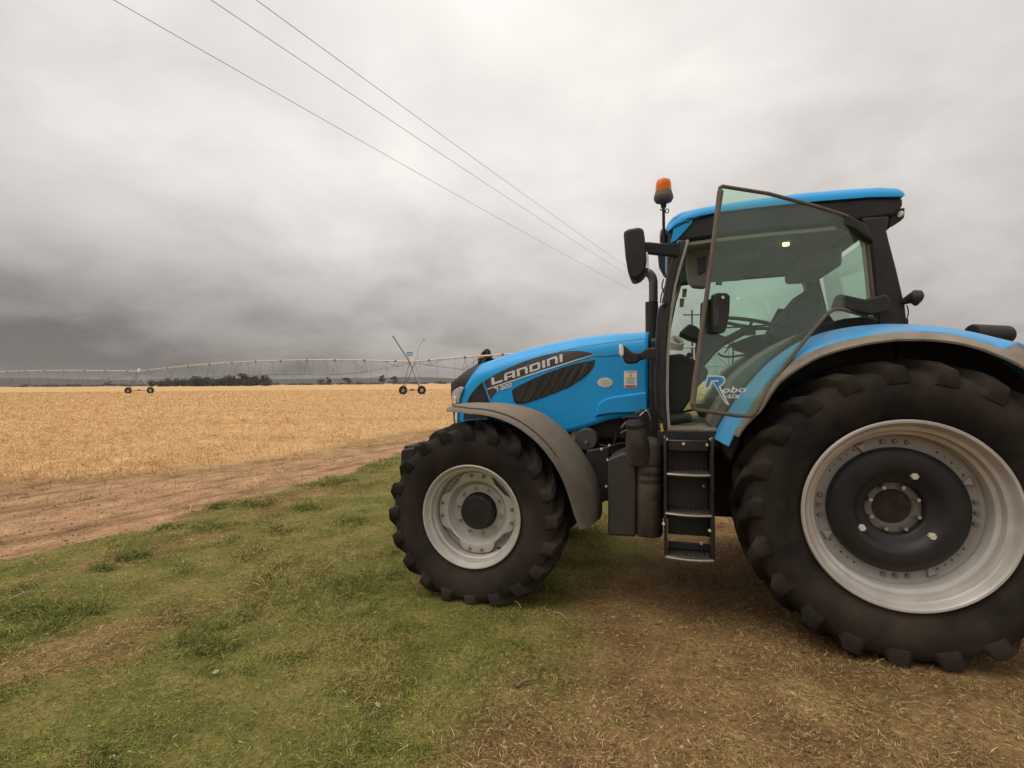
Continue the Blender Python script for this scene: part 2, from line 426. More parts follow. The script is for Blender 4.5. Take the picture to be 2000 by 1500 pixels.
# ------------------------------------------------------------------ ground
L1 = np.array([(-8.84, 8.88), (-7.6, 9.6), (-6.3, 9.8), (-5.6, 10.65), (-5.3, 11.9), (-4.52, 13.97), (-3.81, 16.25), (-2.96, 17.66)])
L2 = np.array([(-5.25, 5.27), (-4.97, 5.76), (-4.59, 6.31), (-4.45, 6.98), (-4.21, 7.67), (-3.66, 8.86), (-3.24, 10.0), (-2.74, 12.13)])
def rot_ab(x, y): return 0.5 * x + 0.866 * y, -0.866 * x + 0.5 * y
_a1, _b1 = rot_ab(L1[:, 0], L1[:, 1]); _a2, _b2 = rot_ab(L2[:, 0], L2[:, 1])
_o1, _o2 = np.argsort(_a1), np.argsort(_a2)
def zones(x, y):
    """soft weights of the four ground covers at world points"""
    a, b = rot_ab(x, y)
    far = sstep(25, 60, np.hypot(x, y))
    w1 = (fbm(x * 0.9, y * 0.9, 4, 11) - 0.5) * 2.3 + (fbm(x * 4, y * 4, 3, 5) - 0.5) * 0.6
    w2 = (fbm(x * 0.8, y * 0.8, 4, 31) - 0.5) * 0.8 + (fbm(x * 5, y * 5, 3, 8) - 0.5) * 0.4
    d1 = b - np.interp(a, _a1[_o1], _b1[_o1]) + w1 * (1 - far)
    d2 = b - np.interp(a, _a2[_o2], _b2[_o2]) + w2 * (1 - far)
    field = sstep(-0.9, 1.1, d1)
    track = sstep(-0.22, 0.16, d2) * (1 - field)
    rest = 1 - field - track
    s = (x - (0.357 * (y - 2.28) - 0.23)) * 0.94 + (fbm(x * 1.3, y * 1.3, 4, 77) - 0.5) * 1.3
    brown = sstep(-0.25, 0.65, s) * (1 - sstep(7.2, 8.6, y - 0.25 * x)) * rest
    # thin bare strips worn into the grass along the driving direction
    st = fbm(a * 0.35, b * 1.5, 4, 52)
    bare = sstep(0.60, 0.72, st) * rest * 0.75
    bx, by = (x + 2.95), (y - 3.05)
    bare = np.maximum(bare, (1 - sstep(0.05, 0.2, np.abs(by - 0.35 * bx) + 0.05)) * (1 - sstep(0.35, 0.85, np.abs(bx))) * rest)
    brown = np.maximum(brown, bare * 0.9)
    grass = np.clip(rest - brown, 0, 1)
    return field, track, brown, grass
def relief(x, y):
    f, t, br, g = zones(x, y)
    near = 1 - sstep(30, 70, np.hypot(x, y))
    a, b = rot_ab(x, y)
    z = (fbm(x * 1.6, y * 1.6, 4, 3) - 0.5) * 0.07 * (g + 0.3 * br)
    z = z + (fbm(x * 2.2, y * 2.2, 3, 23) - 0.5) * 0.10 * f
    z = z + ((fbm(a * 0.9, b * 5, 4, 61) - 0.5) * 0.12 - 0.035) * t
    # ground settles flat under the tyres
    q = _Mt.to_3x3()
    lx = -math.cos(TH) * (x - TX) + math.sin(TH) * (y - TY); ly = -math.sin(TH) * (x - TX) - math.cos(TH) * (y - TY)
    flat = np.ones_like(x)
    for wx in (0.0, WB):
        for sy in (-1, 1):
            flat = flat * sstep(0.25, 0.75, np.hypot((lx - wx), (ly - sy * 0.97)))
    return z * near * flat

def make_ground():
    nx, ny = 460, 460
    ux = np.linspace(-math.asinh(2500 / 7), math.asinh(2500 / 7), nx); xs = 7 * np.sinh(ux)
    uy = np.linspace(-math.asinh(40 / 5), math.asinh(2500 / 5), ny); ys = 5.5 + 5 * np.sinh(uy)
    X, Y = np.meshgrid(xs, ys)
    Z = relief(X, Y)
    f, t, b, g = zones(X, Y)
    W = np.stack([f, t, b, g], -1)
    lab = W.argmax(-1)
    wq = (W[:-1, :-1] + W[1:, :-1] + W[:-1, 1:] + W[1:, 1:]).reshape(-1, 4)
    fl = wq.argmax(-1)
    idx = np.arange(nx * ny).reshape(ny, nx)
    quads = np.stack([idx[:-1, :-1], idx[:-1, 1:], idx[1:, 1:], idx[1:, :-1]], -1).reshape(-1, 4)
    V = np.stack([X, Y, Z], -1).reshape(-1, 3); Wv = W.reshape(-1, 4)
    # material
    m = bpy.data.materials.new('farm_ground'); m.use_nodes = True
    t_ = m.node_tree; bs = t_.nodes['Principled BSDF']; bs.inputs['Roughness'].default_value = 0.92
    bs.inputs['Specular IOR Level'].default_value = 0.1
    geo = N(t_, 'ShaderNodeNewGeometry')
    at = N(t_, 'ShaderNodeAttribute', attribute_name='cover')
    sp = N(t_, 'ShaderNodeSeparateColor'); t_.links.new(at.outputs['Color'], sp.inputs[0])
    def noise(scale, detail=6, rough=0.6, vec=None):
        n = N(t_, 'ShaderNodeTexNoise'); n.inputs['Scale'].default_value = scale; n.inputs['Detail'].default_value = detail
        n.inputs['Roughness'].default_value = rough; t_.links.new(vec or geo.outputs['Position'], n.inputs['Vector']); return n.outputs[0]
    def ramp_(fac, stops):
        r = N(t_, 'ShaderNodeValToRGB'); t_.links.new(fac, r.inputs[0])
        r.color_ramp.elements[0].position, r.color_ramp.elements[0].color = stops[0][0], (*stops[0][1], 1)
        r.color_ramp.elements[1].position, r.color_ramp.elements[1].color = stops[-1][0], (*stops[-1][1], 1)
        for p_, c_ in stops[1:-1]:
            q = r.color_ramp.elements.new(p_); q.color = (*c_, 1)
        return r.outputs[0]
    def mix(f_, a_, b_, blend='MIX'):
        n = N(t_, 'ShaderNodeMix', data_type='RGBA', blend_type=blend)
        if isinstance(f_, float): n.inputs[0].default_value = f_
        else: t_.links.new(f_, n.inputs[0])
        t_.links.new(a_, n.inputs[6]); t_.links.new(b_, n.inputs[7]); return n.outputs[2]
    n_wob = noise(7, 5, 0.6)
    n_big, n_mid, n_fine = noise(0.35, 5), noise(2.2, 6), noise(30, 8, 0.7)
    # long streaks that follow the drilling rows of the field
    mp = N(t_, 'ShaderNodeMapping'); mp.inputs['Rotation'].default_value = (0, 0, R(0)); mp.inputs['Scale'].default_value = (0.05, 0.35, 1)
    t_.links.new(geo.outputs['Position'], mp.inputs['Vector'])
    n_row = noise(1.0, 6, 0.62, mp.outputs[0])
    c_field = ramp_(n_mid, [(0.25, (0.47, 0.295, 0.135)), (0.55, (0.56, 0.365, 0.175)), (0.8, (0.62, 0.42, 0.21))])
    c_fld2 = ramp_(n_row, [(0.30, (0.78, 0.74, 0.70)), (0.5, (1.0, 1.0, 1.0)), (0.72, (1.12, 1.08, 1.0))])
    c_field = mix(1.0, c_field, c_fld2, 'MULTIPLY')
    c_track = ramp_(n_mid, [(0.25, (0.22, 0.125, 0.066)), (0.5, (0.35, 0.21, 0.115)), (0.75, (0.44, 0.275, 0.155))])
    mt = N(t_, 'ShaderNodeMapping'); mt.inputs['Rotation'].default_value = (0, 0, R(-60)); mt.inputs['Scale'].default_value = (1, 1, 1)
    t_.links.new(geo.outputs['Position'], mt.inputs['Vector'])
    mt2 = N(t_, 'ShaderNodeMapping'); mt2.inputs['Scale'].default_value = (0.5, 3.2, 1); t_.links.new(mt.outputs[0], mt2.inputs['Vector'])
    n_rut = noise(1.0, 7, 0.65, mt2.outputs[0])
    c_track = mix(1.0, c_track, ramp_(n_rut, [(0.34, (0.52, 0.47, 0.44)), (0.5, (1.0, 1.0, 1.0)), (0.66, (1.22, 1.2, 1.16))]), 'MULTIPLY')
    c_brown = ramp_(n_mid, [(0.22, (0.105, 0.058, 0.026)), (0.5, (0.215, 0.132, 0.058)), (0.68, (0.29, 0.19, 0.08)), (0.82, (0.42, 0.30, 0.12))])
    c_grass = ramp_(n_mid, [(0.28, (0.080, 0.080, 0.022)), (0.5, (0.145, 0.135, 0.036)), (0.75, (0.25, 0.19, 0.070))])
    c_fine = ramp_(n_fine, [(0.30, (0.48, 0.46, 0.43)), (0.52, (1.0, 1.0, 1.0)), (0.72, (1.40, 1.36, 1.28))])
    c = mix(sp.outputs[0], c_grass, c_field); c = mix(sp.outputs[1], c, c_track); c = mix(sp.outputs[2], c, c_brown)
    # two pale patches of sand trodden into the worn ground
    for (qx, qy, qr) in ((1597, 1378, .20), (1432, 1436, .07), (1560, 1335, .13)):
        q = PG(qx, qy); vd = N(t_, 'ShaderNodeVectorMath', operation='DISTANCE'); vd.inputs[1].default_value = (q.x, q.y, 0)
        t_.links.new(geo.outputs['Position'], vd.inputs[0])
        wob = N(t_, 'ShaderNodeMath', operation='MULTIPLY_ADD'); t_.links.new(n_wob, wob.inputs[0]); wob.inputs[1].default_value = qr * 1.6; t_.links.new(vd.outputs['Value'], wob.inputs[2])
        mr_ = N(t_, 'ShaderNodeMapRange', interpolation_type='SMOOTHSTEP'); mr_.inputs['From Min'].default_value = qr * .9; mr_.inputs['From Max'].default_value = qr * 2.0
        mr_.inputs['To Min'].default_value = .75; mr_.inputs['To Max'].default_value = 0.0; t_.links.new(wob.outputs[0], mr_.inputs[0])
        sand = N(t_, 'ShaderNodeRGB'); sand.outputs[0].default_value = (.40, .285, .115, 1)
        c = mix(mr_.outputs[0], c, sand.outputs[0])
    c = mix(1.0, c, c_fine, 'MULTIPLY')
    t_.links.new(c, bs.inputs['Base Color'])
    bp = N(t_, 'ShaderNodeBump'); bp.inputs['Strength'].default_value = 0.9; bp.inputs['Distance'].default_value = 0.03
    ad = N(t_, 'ShaderNodeMath', operation='MULTIPLY_ADD'); t_.links.new(n_fine, ad.inputs[0]); ad.inputs[1].default_value = 0.5
    n_b = noise(9, 6, 0.65); t_.links.new(n_b, ad.inputs[2])
    t_.links.new(ad.outputs[0], bp.inputs['Height']); t_.links.new(bp.outputs[0], bs.inputs['Normal'])
    for k, nm in enumerate(('stubble_field', 'dirt_track', 'bare_ground', 'grass_verge')):
        q = quads[fl == k]
        u, inv = np.unique(q, return_inverse=True)
        me = bpy.data.meshes.new(nm)
        me.from_pydata([], [], []) if False else None
        me.vertices.add(len(u)); me.vertices.foreach_set('co', V[u].astype(np.float32).ravel())
        me.loops.add(len(q) * 4); me.loops.foreach_set('vertex_index', inv.reshape(-1).astype(np.int32))
        me.polygons.add(len(q)); me.polygons.foreach_set('loop_start', np.arange(0, len(q) * 4, 4, dtype=np.int32))
        me.polygons.foreach_set('use_smooth', np.ones(len(q), bool))
        ca = me.attributes.new('cover', 'FLOAT_COLOR', 'POINT')
        w = Wv[u]; ca.data.foreach_set('color', np.concatenate([w[:, :3], np.ones((len(u), 1))], 1).astype(np.float32).ravel())
        me.update(calc_edges=True); me.validate(); me.materials.append(m)
        o = bpy.data.objects.new(nm, me); COL.objects.link(o); o['kind'] = 'structure'
make_ground()

# ------------------------------------------------------------------ blades, straw, chaff
def strips(name, mat, base, dirv, length, width, bend, col, col_tip=None, side=None):
    """bent tapering strips: five vertices each"""
    n = len(base); up = np.array([0, 0, 1.0])
    if side is None:
        side = np.cross(dirv, up + rng.normal(0, .35, (n, 3)))
    side = side / (np.linalg.norm(side, axis=1, keepdims=True) + 1e-9)
    w = width[:, None] * 0.5; L = length[:, None]
    mid = base + dirv * L * 0.5
    tip = base + dirv * L + bend * L
    V = np.stack([base, mid + side * w, tip, mid - side * w], 1).reshape(-1, 3)
    me = bpy.data.meshes.new(name)
    me.vertices.add(n * 4); me.vertices.foreach_set('co', V.astype(np.float32).ravel())
    me.loops.add(n * 4); me.loops.foreach_set('vertex_index', np.arange(n * 4, dtype=np.int32))
    me.polygons.add(n); me.polygons.foreach_set('loop_start', np.arange(0, n * 4, 4, dtype=np.int32))
    ca = me.attributes.new('col', 'FLOAT_COLOR', 'POINT')
    c5 = np.repeat(col[:, None, :], 4, 1)
    if col_tip is not None: c5[:, 2] = col_tip
    ca.data.foreach_set('color', np.concatenate([c5, np.ones((n, 4, 1))], 2).astype(np.float32).ravel())
    me.update(calc_edges=True); me.materials.append(mat)
    o = bpy.data.objects.new(name, me); COL.objects.link(o); o['kind'] = 'stuff'
    return o
def scatter(n, y0, y1, xl=-1.25, xr=1.15, pad=1.5):
    y = y0 * (y1 / y0) ** rng.random(n)
    x = (xl * y - pad) + rng.random(n) * ((xr - xl) * y + 2 * pad)
    return x, y
def sph(n, tmin, tmax):
    """unit vectors, tilt from vertical between the two angles in degrees"""
    t = np.radians(tmin + (tmax - tmin) * rng.random(n)); p = rng.random(n) * 2 * np.pi
    return np.stack([np.sin(t) * np.cos(p), np.sin(t) * np.sin(p), np.cos(t)], 1)

# short grazed grass
x, y = scatter(980000, 1.75, 24, -1.15, 1.0, 1.0)
f, t, b, g = zones(x, y)
tuft = fbm(x * 2.3, y * 2.3, 4, 91); fine = fbm(x * 11, y * 11, 3, 17)
# loose tufts of green also stand in the worn ground and along the track
dens = np.clip(g * (0.62 + 0.8 * sstep(0.36, 0.6, tuft * 0.5 + fine * 0.5)), 0, 1) + 0.16 * b * sstep(0.48, 0.68, fine) + 0.25 * t * sstep(0.66, 0.76, tuft)
k = rng.random(len(x)) < dens
x, y, tuft, fine, b = x[k], y[k], tuft[k], fine[k], b[k]
# a few taller tussocks among the grazed turf
for tx, ty, tr, tn in ((430, 991, .16, 700), (500, 986, .30, 900), (600, 993, .22, 800), (668, 941, .20, 600), (640, 948, .22, 500), (688, 1021, .22, 900), (265, 1086, .13, 800), (550, 1033, .12, 500), (330, 1030, .15, 400), (150, 1200, .2, 900), (205, 1112, .1, 400), (420, 1268, .12, 900), (560, 1290, .12, 700), (90, 1235, .16, 700)):
    c_ = PG(tx, ty); q_ = rng.normal(0, 1, (tn, 2)) * tr * .55
    x = np.concatenate([x, c_.x + q_[:, 0]]); y = np.concatenate([y, c_.y + q_[:, 1] * .8])
    tuft = np.concatenate([tuft, np.full(tn, .76)]); fine = np.concatenate([fine, .35 + .4 * rng.random(tn)]); b = np.concatenate([b, np.zeros(tn)])
n = len(x); z = relief(x, y)
dist = np.hypot(x, y)
Lg = (0.016 + 0.030 * rng.random(n) ** 1.4) * (0.7 + 1.0 * sstep(0.45, 0.70, tuft) + 1.6 * sstep(0.60, 0.78, tuft) * sstep(3.0, 4.5, dist)) * (0.75 + 0.6 * fine)
wg = np.maximum(0.0034, 0.00075 * dist) * (0.7 + 0.6 * rng.random(n))
dirv = sph(n, 10, 78)
lean = fbm(x * 7, y * 7, 3, 201) * 14          # neighbouring blades lie the same way
dirv = dirv + 0.75 * np.stack([np.cos(lean), np.sin(lean), np.zeros(n)], 1); dirv /= np.linalg.norm(dirv, axis=1, keepdims=True)
bend = np.stack([rng.normal(0, .25, n), rng.normal(0, .25, n), -0.15 - 0.3 * rng.random(n)], 1)
green = np.array([0.150, 0.182, 0.032]); dark = np.array([0.056, 0.080, 0.014]); dry = np.array([0.44, 0.32, 0.125]); yel = np.array([0.28, 0.25, 0.055])
r1 = rng.random(n)[:, None]
drym = sstep(0.40, 0.60, fbm(x * 0.9, y * 0.9, 4, 44) + 0.25 * (0.5 - tuft))[:, None]
col = green * (0.65 + 0.7 * r1) * (0.65 + 0.7 * fine[:, None])
lush = sstep(0.46, 0.66, tuft)[:, None]
col = col * (1 - 0.6 * lush) + dark * 0.6 * lush
isyel = (rng.random(n)[:, None] < 0.22 + 0.32 * drym); col = np.where(isyel, yel * (0.6 + 0.7 * r1), col)
isdry = (rng.random(n)[:, None] < 0.05 + 0.30 * drym + 0.4 * b[:, None]); col = np.where(isdry, dry * (0.45 + 0.7 * r1), col)
strips('verge_grass', blade_m, np.stack([x, y, z - 0.004], 1), dirv, Lg, wg, bend, col, col * 1.15)

# dry litter lying on grass and worn soil
x, y = scatter(420000, 1.75, 13, -1.15, 1.1, 1.0)
f, t, b, g = zones(x, y)
pat = fbm(x * 1.7, y * 1.7, 4, 63); fine = fbm(x * 8, y * 8, 3, 71)
k = rng.random(len(x)) < np.clip(1.0 * b * (0.30 + 1.0 * sstep(0.36, 0.6, .5 * pat + .5 * fine)) + 0.13 * g * sstep(.38, .62, pat) + 0.05 * t, 0, 1)
x, y, pat, b, g = x[k], y[k], pat[k], b[k], g[k]; n = len(x)
dist = np.hypot(x, y)
d = sph(n, 62, 94); base = np.stack([x, y, relief(x, y) + 0.002 + 0.024 * g * rng.random(n) + 0.008 * b * rng.random(n)], 1)
Ll = 0.012 + 0.050 * rng.random(n) ** 2.2; wl_ = np.maximum(0.0022, 0.0006 * dist) * (0.7 + 1.1 * rng.random(n))
tan = np.array([0.43, 0.28, 0.108]); brn = np.array([0.105, 0.058, 0.026]); pale = np.array([0.62, 0.50, 0.30])
r1 = rng.random(n)[:, None]; col = tan * (0.4 + 0.8 * r1)
col = np.where(rng.random(n)[:, None] < 0.45, brn * (0.6 + 0.9 * r1), col)
col = np.where(rng.random(n)[:, None] < 0.05, pale, col)
strips('dry_litter', chaff_m, base, d, Ll, wl_, rng.normal(0, .15, (n, 3)), col)

# matted stubble straw
x, y = scatter(430000, 7.0, 130, -1.25, 0.95, 3)
f, t, b, g = zones(x, y)
pat = fbm(x * 1.1, y * 1.1, 4, 29); fine = fbm(x * 4.5, y * 4.5, 3, 14)
k = rng.random(len(x)) < np.clip(f * (0.30 + 1.0 * sstep(0.35, 0.62, 0.5 * pat + 0.5 * fine)) + 0.05 * t * sstep(.4, .6, fine), 0, 1)
x, y, pat, fine, t, f = x[k], y[k], pat[k], fine[k], t[k], f[k]; n = len(x)
dist = np.hypot(x, y)
stand = rng.random(n) < 0.45
d = np.where(stand[:, None], sph(n, 5, 55), sph(n, 60, 92))
Ls = np.where(stand, 0.10 + 0.16 * rng.random(n), 0.10 + 0.26 * rng.random(n)) * (0.55 + 0.8 * sstep(.35, .65, fine)) * (1 + 0.35 * (1 - sstep(11, 16, dist)))
ws = np.maximum(0.006, 0.00062 * dist) * (0.6 + 0.9 * rng.random(n))
base = np.stack([x, y, relief(x, y) + np.where(stand, -0.01, 0.02 + 0.10 * rng.random(n) * sstep(.35, .65, fine))], 1)
bend = np.stack([rng.normal(0, .18, n), rng.normal(0, .18, n), -0.28 * rng.random(n)], 1)
gold = np.array([0.60, 0.395, 0.195]); lite = np.array([0.70, 0.50, 0.25]); brn = np.array([0.36, 0.20, 0.085])
r1 = rng.random(n)[:, None]; col = gold * (1 + (r1 - .5) * (0.18 + 0.4 * (1 - sstep(10, 30, dist))[:, None]))
col = np.where(rng.random(n)[:, None] < 0.10 + 0.14 * (dist < 18)[:, None], lite, col)
nearm = (1 - sstep(9, 17, dist))[:, None]
col = np.where(rng.random(n)[:, None] < 0.05 + 0.30 * nearm + 0.5 * (1 - f[:, None]), brn * (0.7 + 0.7 * r1), col)
strips('stubble_straw', straw_m, base, d, Ls, ws, bend, col, col * 1.08)

# soil crumbs on the track and worn ground
def crumbs(name, n, y0, y1, keep, smin, smax, colors, mat):
    x, y = scatter(n, y0, y1, -1.25, 1.2)
    k = rng.random(n) < keep(x, y); x, y = x[k], y[k]; n = len(x)
    z = relief(x, y); s = smin + (smax - smin) * rng.random(n) ** 3
    oct_ = np.array([(1, 0, 0), (0, 1, 0), (-1, 0, 0), (0, -1, 0), (0, 0, .75), (0, 0, -.5)], float)
    V = oct_[None] * (s[:, None, None] * (0.6 + 0.7 * rng.random((n, 6, 1)))); 
    a_ = rng.random(n) * 6.28; ca, sa = np.cos(a_)[:, None], np.sin(a_)[:, None]
    V = np.stack([V[..., 0] * ca - V[..., 1] * sa, V[..., 0] * sa + V[..., 1] * ca, V[..., 2]], -1) + np.stack([x, y, z], 1)[:, None]
    F = np.array([(0, 1, 4), (1, 2, 4), (2, 3, 4), (3, 0, 4), (1, 0, 5), (2, 1, 5), (3, 2, 5), (0, 3, 5)])
    loops = (np.arange(n)[:, None, None] * 6 + F[None]).ravel().astype(np.int32)
    me = bpy.data.meshes.new(name); me.vertices.add(n * 6); me.vertices.foreach_set('co', V.astype(np.float32).ravel())
    me.loops.add(len(loops)); me.loops.foreach_set('vertex_index', loops)
    me.polygons.add(n * 8); me.polygons.foreach_set('loop_start', np.arange(0, n * 24, 3, dtype=np.int32))
    c = np.array(colors)[rng.integers(0, len(colors), n)] * (0.7 + 0.5 * rng.random((n, 1)))
    ca_ = me.attributes.new('col', 'FLOAT_COLOR', 'POINT')
    ca_.data.foreach_set('color', np.concatenate([np.repeat(c[:, None], 6, 1), np.ones((n, 6, 1))], 2).astype(np.float32).ravel())
    me.update(calc_edges=True); me.materials.append(mat)
    o = bpy.data.objects.new(name, me); COL.objects.link(o); o['kind'] = 'stuff'
def _kt(x, y):
    f, t, b, g = zones(x, y); return np.clip(0.8 * t + 0.16 * b, 0, 1)
crumbs('soil_crumbs', 42000, 1.8, 22, _kt, 0.004, 0.022, [(0.24, 0.145, 0.08), (0.15, 0.092, 0.052), (0.34, 0.225, 0.13)], chaff_m)
# ------------------------------------------------------------------ tractor
tractor = empty('tractor', (TX, TY, 0), None, (0, 0, math.pi - TH))
tag(tractor, 'blue farm tractor with its green-tinted cab door swung open', 'tractor')
T = tractor
def sub(parent, label=None):
    def f(o):
        if label: o['label'] = label
        return o
    return f
def hexnut(name, mat, r, h, loc, parent, n=6, mesh=[None], axis='y'):
    key = (mat.name, round(r, 4), round(h, 4), n, axis)
    if not hasattr(hexnut, 'cache'): hexnut.cache = {}
    me = hexnut.cache.get(key)
    if me is None:
        g = G(); g.lathe([(0.0001, h), (r * 0.82, h), (r, h * 0.8), (r, -0.004)], n=n)
        o = g.out(name, mat, parent, angle=25); hexnut.cache[key] = o.data
        o.location = loc
        if axis == '-y': pass
        return o
    o = bpy.data.objects.new(name, me); COL.objects.link(o); o.parent = parent; o.location = loc
    return o

# ---- wheels
def tyre_mesh(Rc, rb, hw, lug_h, nl, name, parent):
    """carcass and moulded chevron lugs as one body; y is outward"""
    k = hw / 0.335; q = lambda f: rb + (Rc - rb) * f
    half = [(rb, .80 * hw), (q(.10), .86 * hw), (q(.30), .97 * hw), (q(.52), 1.0 * hw), (q(.74), .965 * hw), (q(.885), .885 * hw), (q(.955), .72 * hw), (q(.985), .38 * hw), (Rc, 0)]
    prof = half + [(r, -y) for r, y in half[-2::-1]] + [(rb - .02, -.70 * hw), (rb - .02, .70 * hw)]
    g = G(); g.lathe(prof, n=120, close=True)
    dphi = 2 * math.pi / nl
    st = [(q(.70), .972 * hw, .06, 1.0, .006, 0.0, .050), (q(.80), .945 * hw, .35, .93, .026, 0.0, .050), (q(.885), .885 * hw, .72, .69, lug_h * .95, -.02, .047),
          (q(.955), .72 * hw, .95, .30, lug_h, -.20, .041), (q(.982), .40 * hw, 1.0, .06, lug_h, -.52, .036), (Rc, .06 * hw, 1, 0, lug_h, -.88, .029), (Rc, -.07 * hw, 1, 0, lug_h * .9, -.97, .028)]
    for s in (1, -1):
        for i in range(nl):
            p0 = dphi * (i + (0.5 if s < 0 else 0)); secs = []
            for r, y, nr, ny, h, df, w in st:
                ph = p0 + df * dphi * 1.15; sec = []; sc = Rc / 0.9
                nn = math.hypot(nr, ny); nr_, ny_ = nr / nn, ny / nn
                for (hh, ww) in ((-.015, 1.75), (h * .35, 1.22), (h * .82, 1.02), (h, .80), (h, -.80), (h * .82, -1.02), (h * .35, -1.22), (-.015, -1.75)):
                    rr, yy = r + nr_ * hh, y + ny_ * hh
                    a = ph + ww * w * sc / rr
                    sec.append(Vector((rr * math.cos(a), s * yy, rr * math.sin(a))))
                secs.append(sec)
            g.loft(secs, closed=True, caps=True)
    return g.out(name, tyre_m, parent, angle=48)

def rear_wheel(parent, y, mirror=False):
    w = empty('rear_wheel', (0, y, ZR), parent, scale=(1, -1 if mirror else 1, 1))
    tyre_mesh(0.892, 0.565, 0.335, 0.056, 21, 'tyre', w)
    g = G(); g.lathe([(.555, .262), (.572, .284), (.576, .300), (.568, .310), (.556, .308), (.548, .296), (.540, .262), (.530, .246), (.508, .240), (.502, .225), (.500, .196),
                      (.478, .186), (.472, .172), (.470, .130), (.47, .0), (.50, -.19), (.54, -.25), (.565, -.29), (.555, -.26), (.52, -.15)], n=120, close=True)
    g.out('rim', silver, w, angle=40)
    ring_m = pbr('dusty_shaded_ring', (0.34, 0.33, 0.31), 0.5, 0.2, 0.12, 5, DUST, 0.22, 3)  # rim silver painted darker to carry the recess shade, with thin dust over it
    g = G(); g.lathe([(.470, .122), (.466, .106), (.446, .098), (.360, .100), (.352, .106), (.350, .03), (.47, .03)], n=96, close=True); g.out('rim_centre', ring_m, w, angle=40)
    for a in (45, 135, 225, 315):       # raised mounting pads between the hole rows
        for da in (19,):
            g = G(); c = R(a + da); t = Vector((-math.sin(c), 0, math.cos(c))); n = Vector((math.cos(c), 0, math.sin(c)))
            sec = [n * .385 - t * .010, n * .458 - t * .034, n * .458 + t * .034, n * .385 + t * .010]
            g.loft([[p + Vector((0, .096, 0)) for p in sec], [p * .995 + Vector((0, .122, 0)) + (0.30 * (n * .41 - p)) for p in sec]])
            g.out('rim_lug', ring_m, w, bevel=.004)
    g = G(); g.lathe([(.388, .098), (.387, .140), (.372, .156), (.32, .164), (.275, .166), (.250, .160), (.230, .134), (.206, .116), (.176, .108), (.163, .092), (.160, .045), (.2, .04), (.36, .05)], n=96, close=True)
    g.out('wheel_disc', pbr('black_wheel_disc', (0.012, 0.0125, 0.0135), 0.42, 0, 0.12, 5, DUST, 0.06, 3, spec=0.35), w, angle=40)
    g = G(); g.lathe([(.170, .040), (.168, .058), (.116, .060), (.110, .052), (.108, -.10), (.15, -.1)], n=64, close=True)
    g.out('hub_flange', pbr('worn_hub', (0.17, 0.165, 0.155), 0.5, 0.4, 0.15, 10, SOIL, 0.35, 9), w, angle=40)
    g = G(); g.lathe([(.0001, -.05), (.107, -.05), (.107, -.08)], n=40); g.out('axle_end', dark_eng, w)
    for a in (112, 220, 328):
        c = R(a); hexnut('wheel_bolt', cream, .022, .026, (.232 * math.cos(c), .140, .232 * math.sin(c)), w)
    for k in range(8):
        c = R(20 + 45 * k); hexnut('wheel_stud', steel, .0145, .050, (.140 * math.cos(c), .058, .140 * math.sin(c)), w, n=8)
    for a in (0, 90, 180, 270):
        for da in (-9, 0, 9):
            c = R(a + da); hexnut('rim_bolt', pbr('dull_bolt', (.20, .19, .175), .5, .3, .1, 20, DUST, .3, 10), .014, .016, (.424 * math.cos(c), .099, .424 * math.sin(c)), w, n=12)
    for a in (45, 135, 225, 315):
        for da in (-13, -6.5, 0, 6.5, 13):
            c = R(a + da); hexnut('rim_hole', black_print, .0075 if da % 13 == 0 else .005, .0015, (.424 * math.cos(c), .1002, .424 * math.sin(c)), w, n=4)
    return w
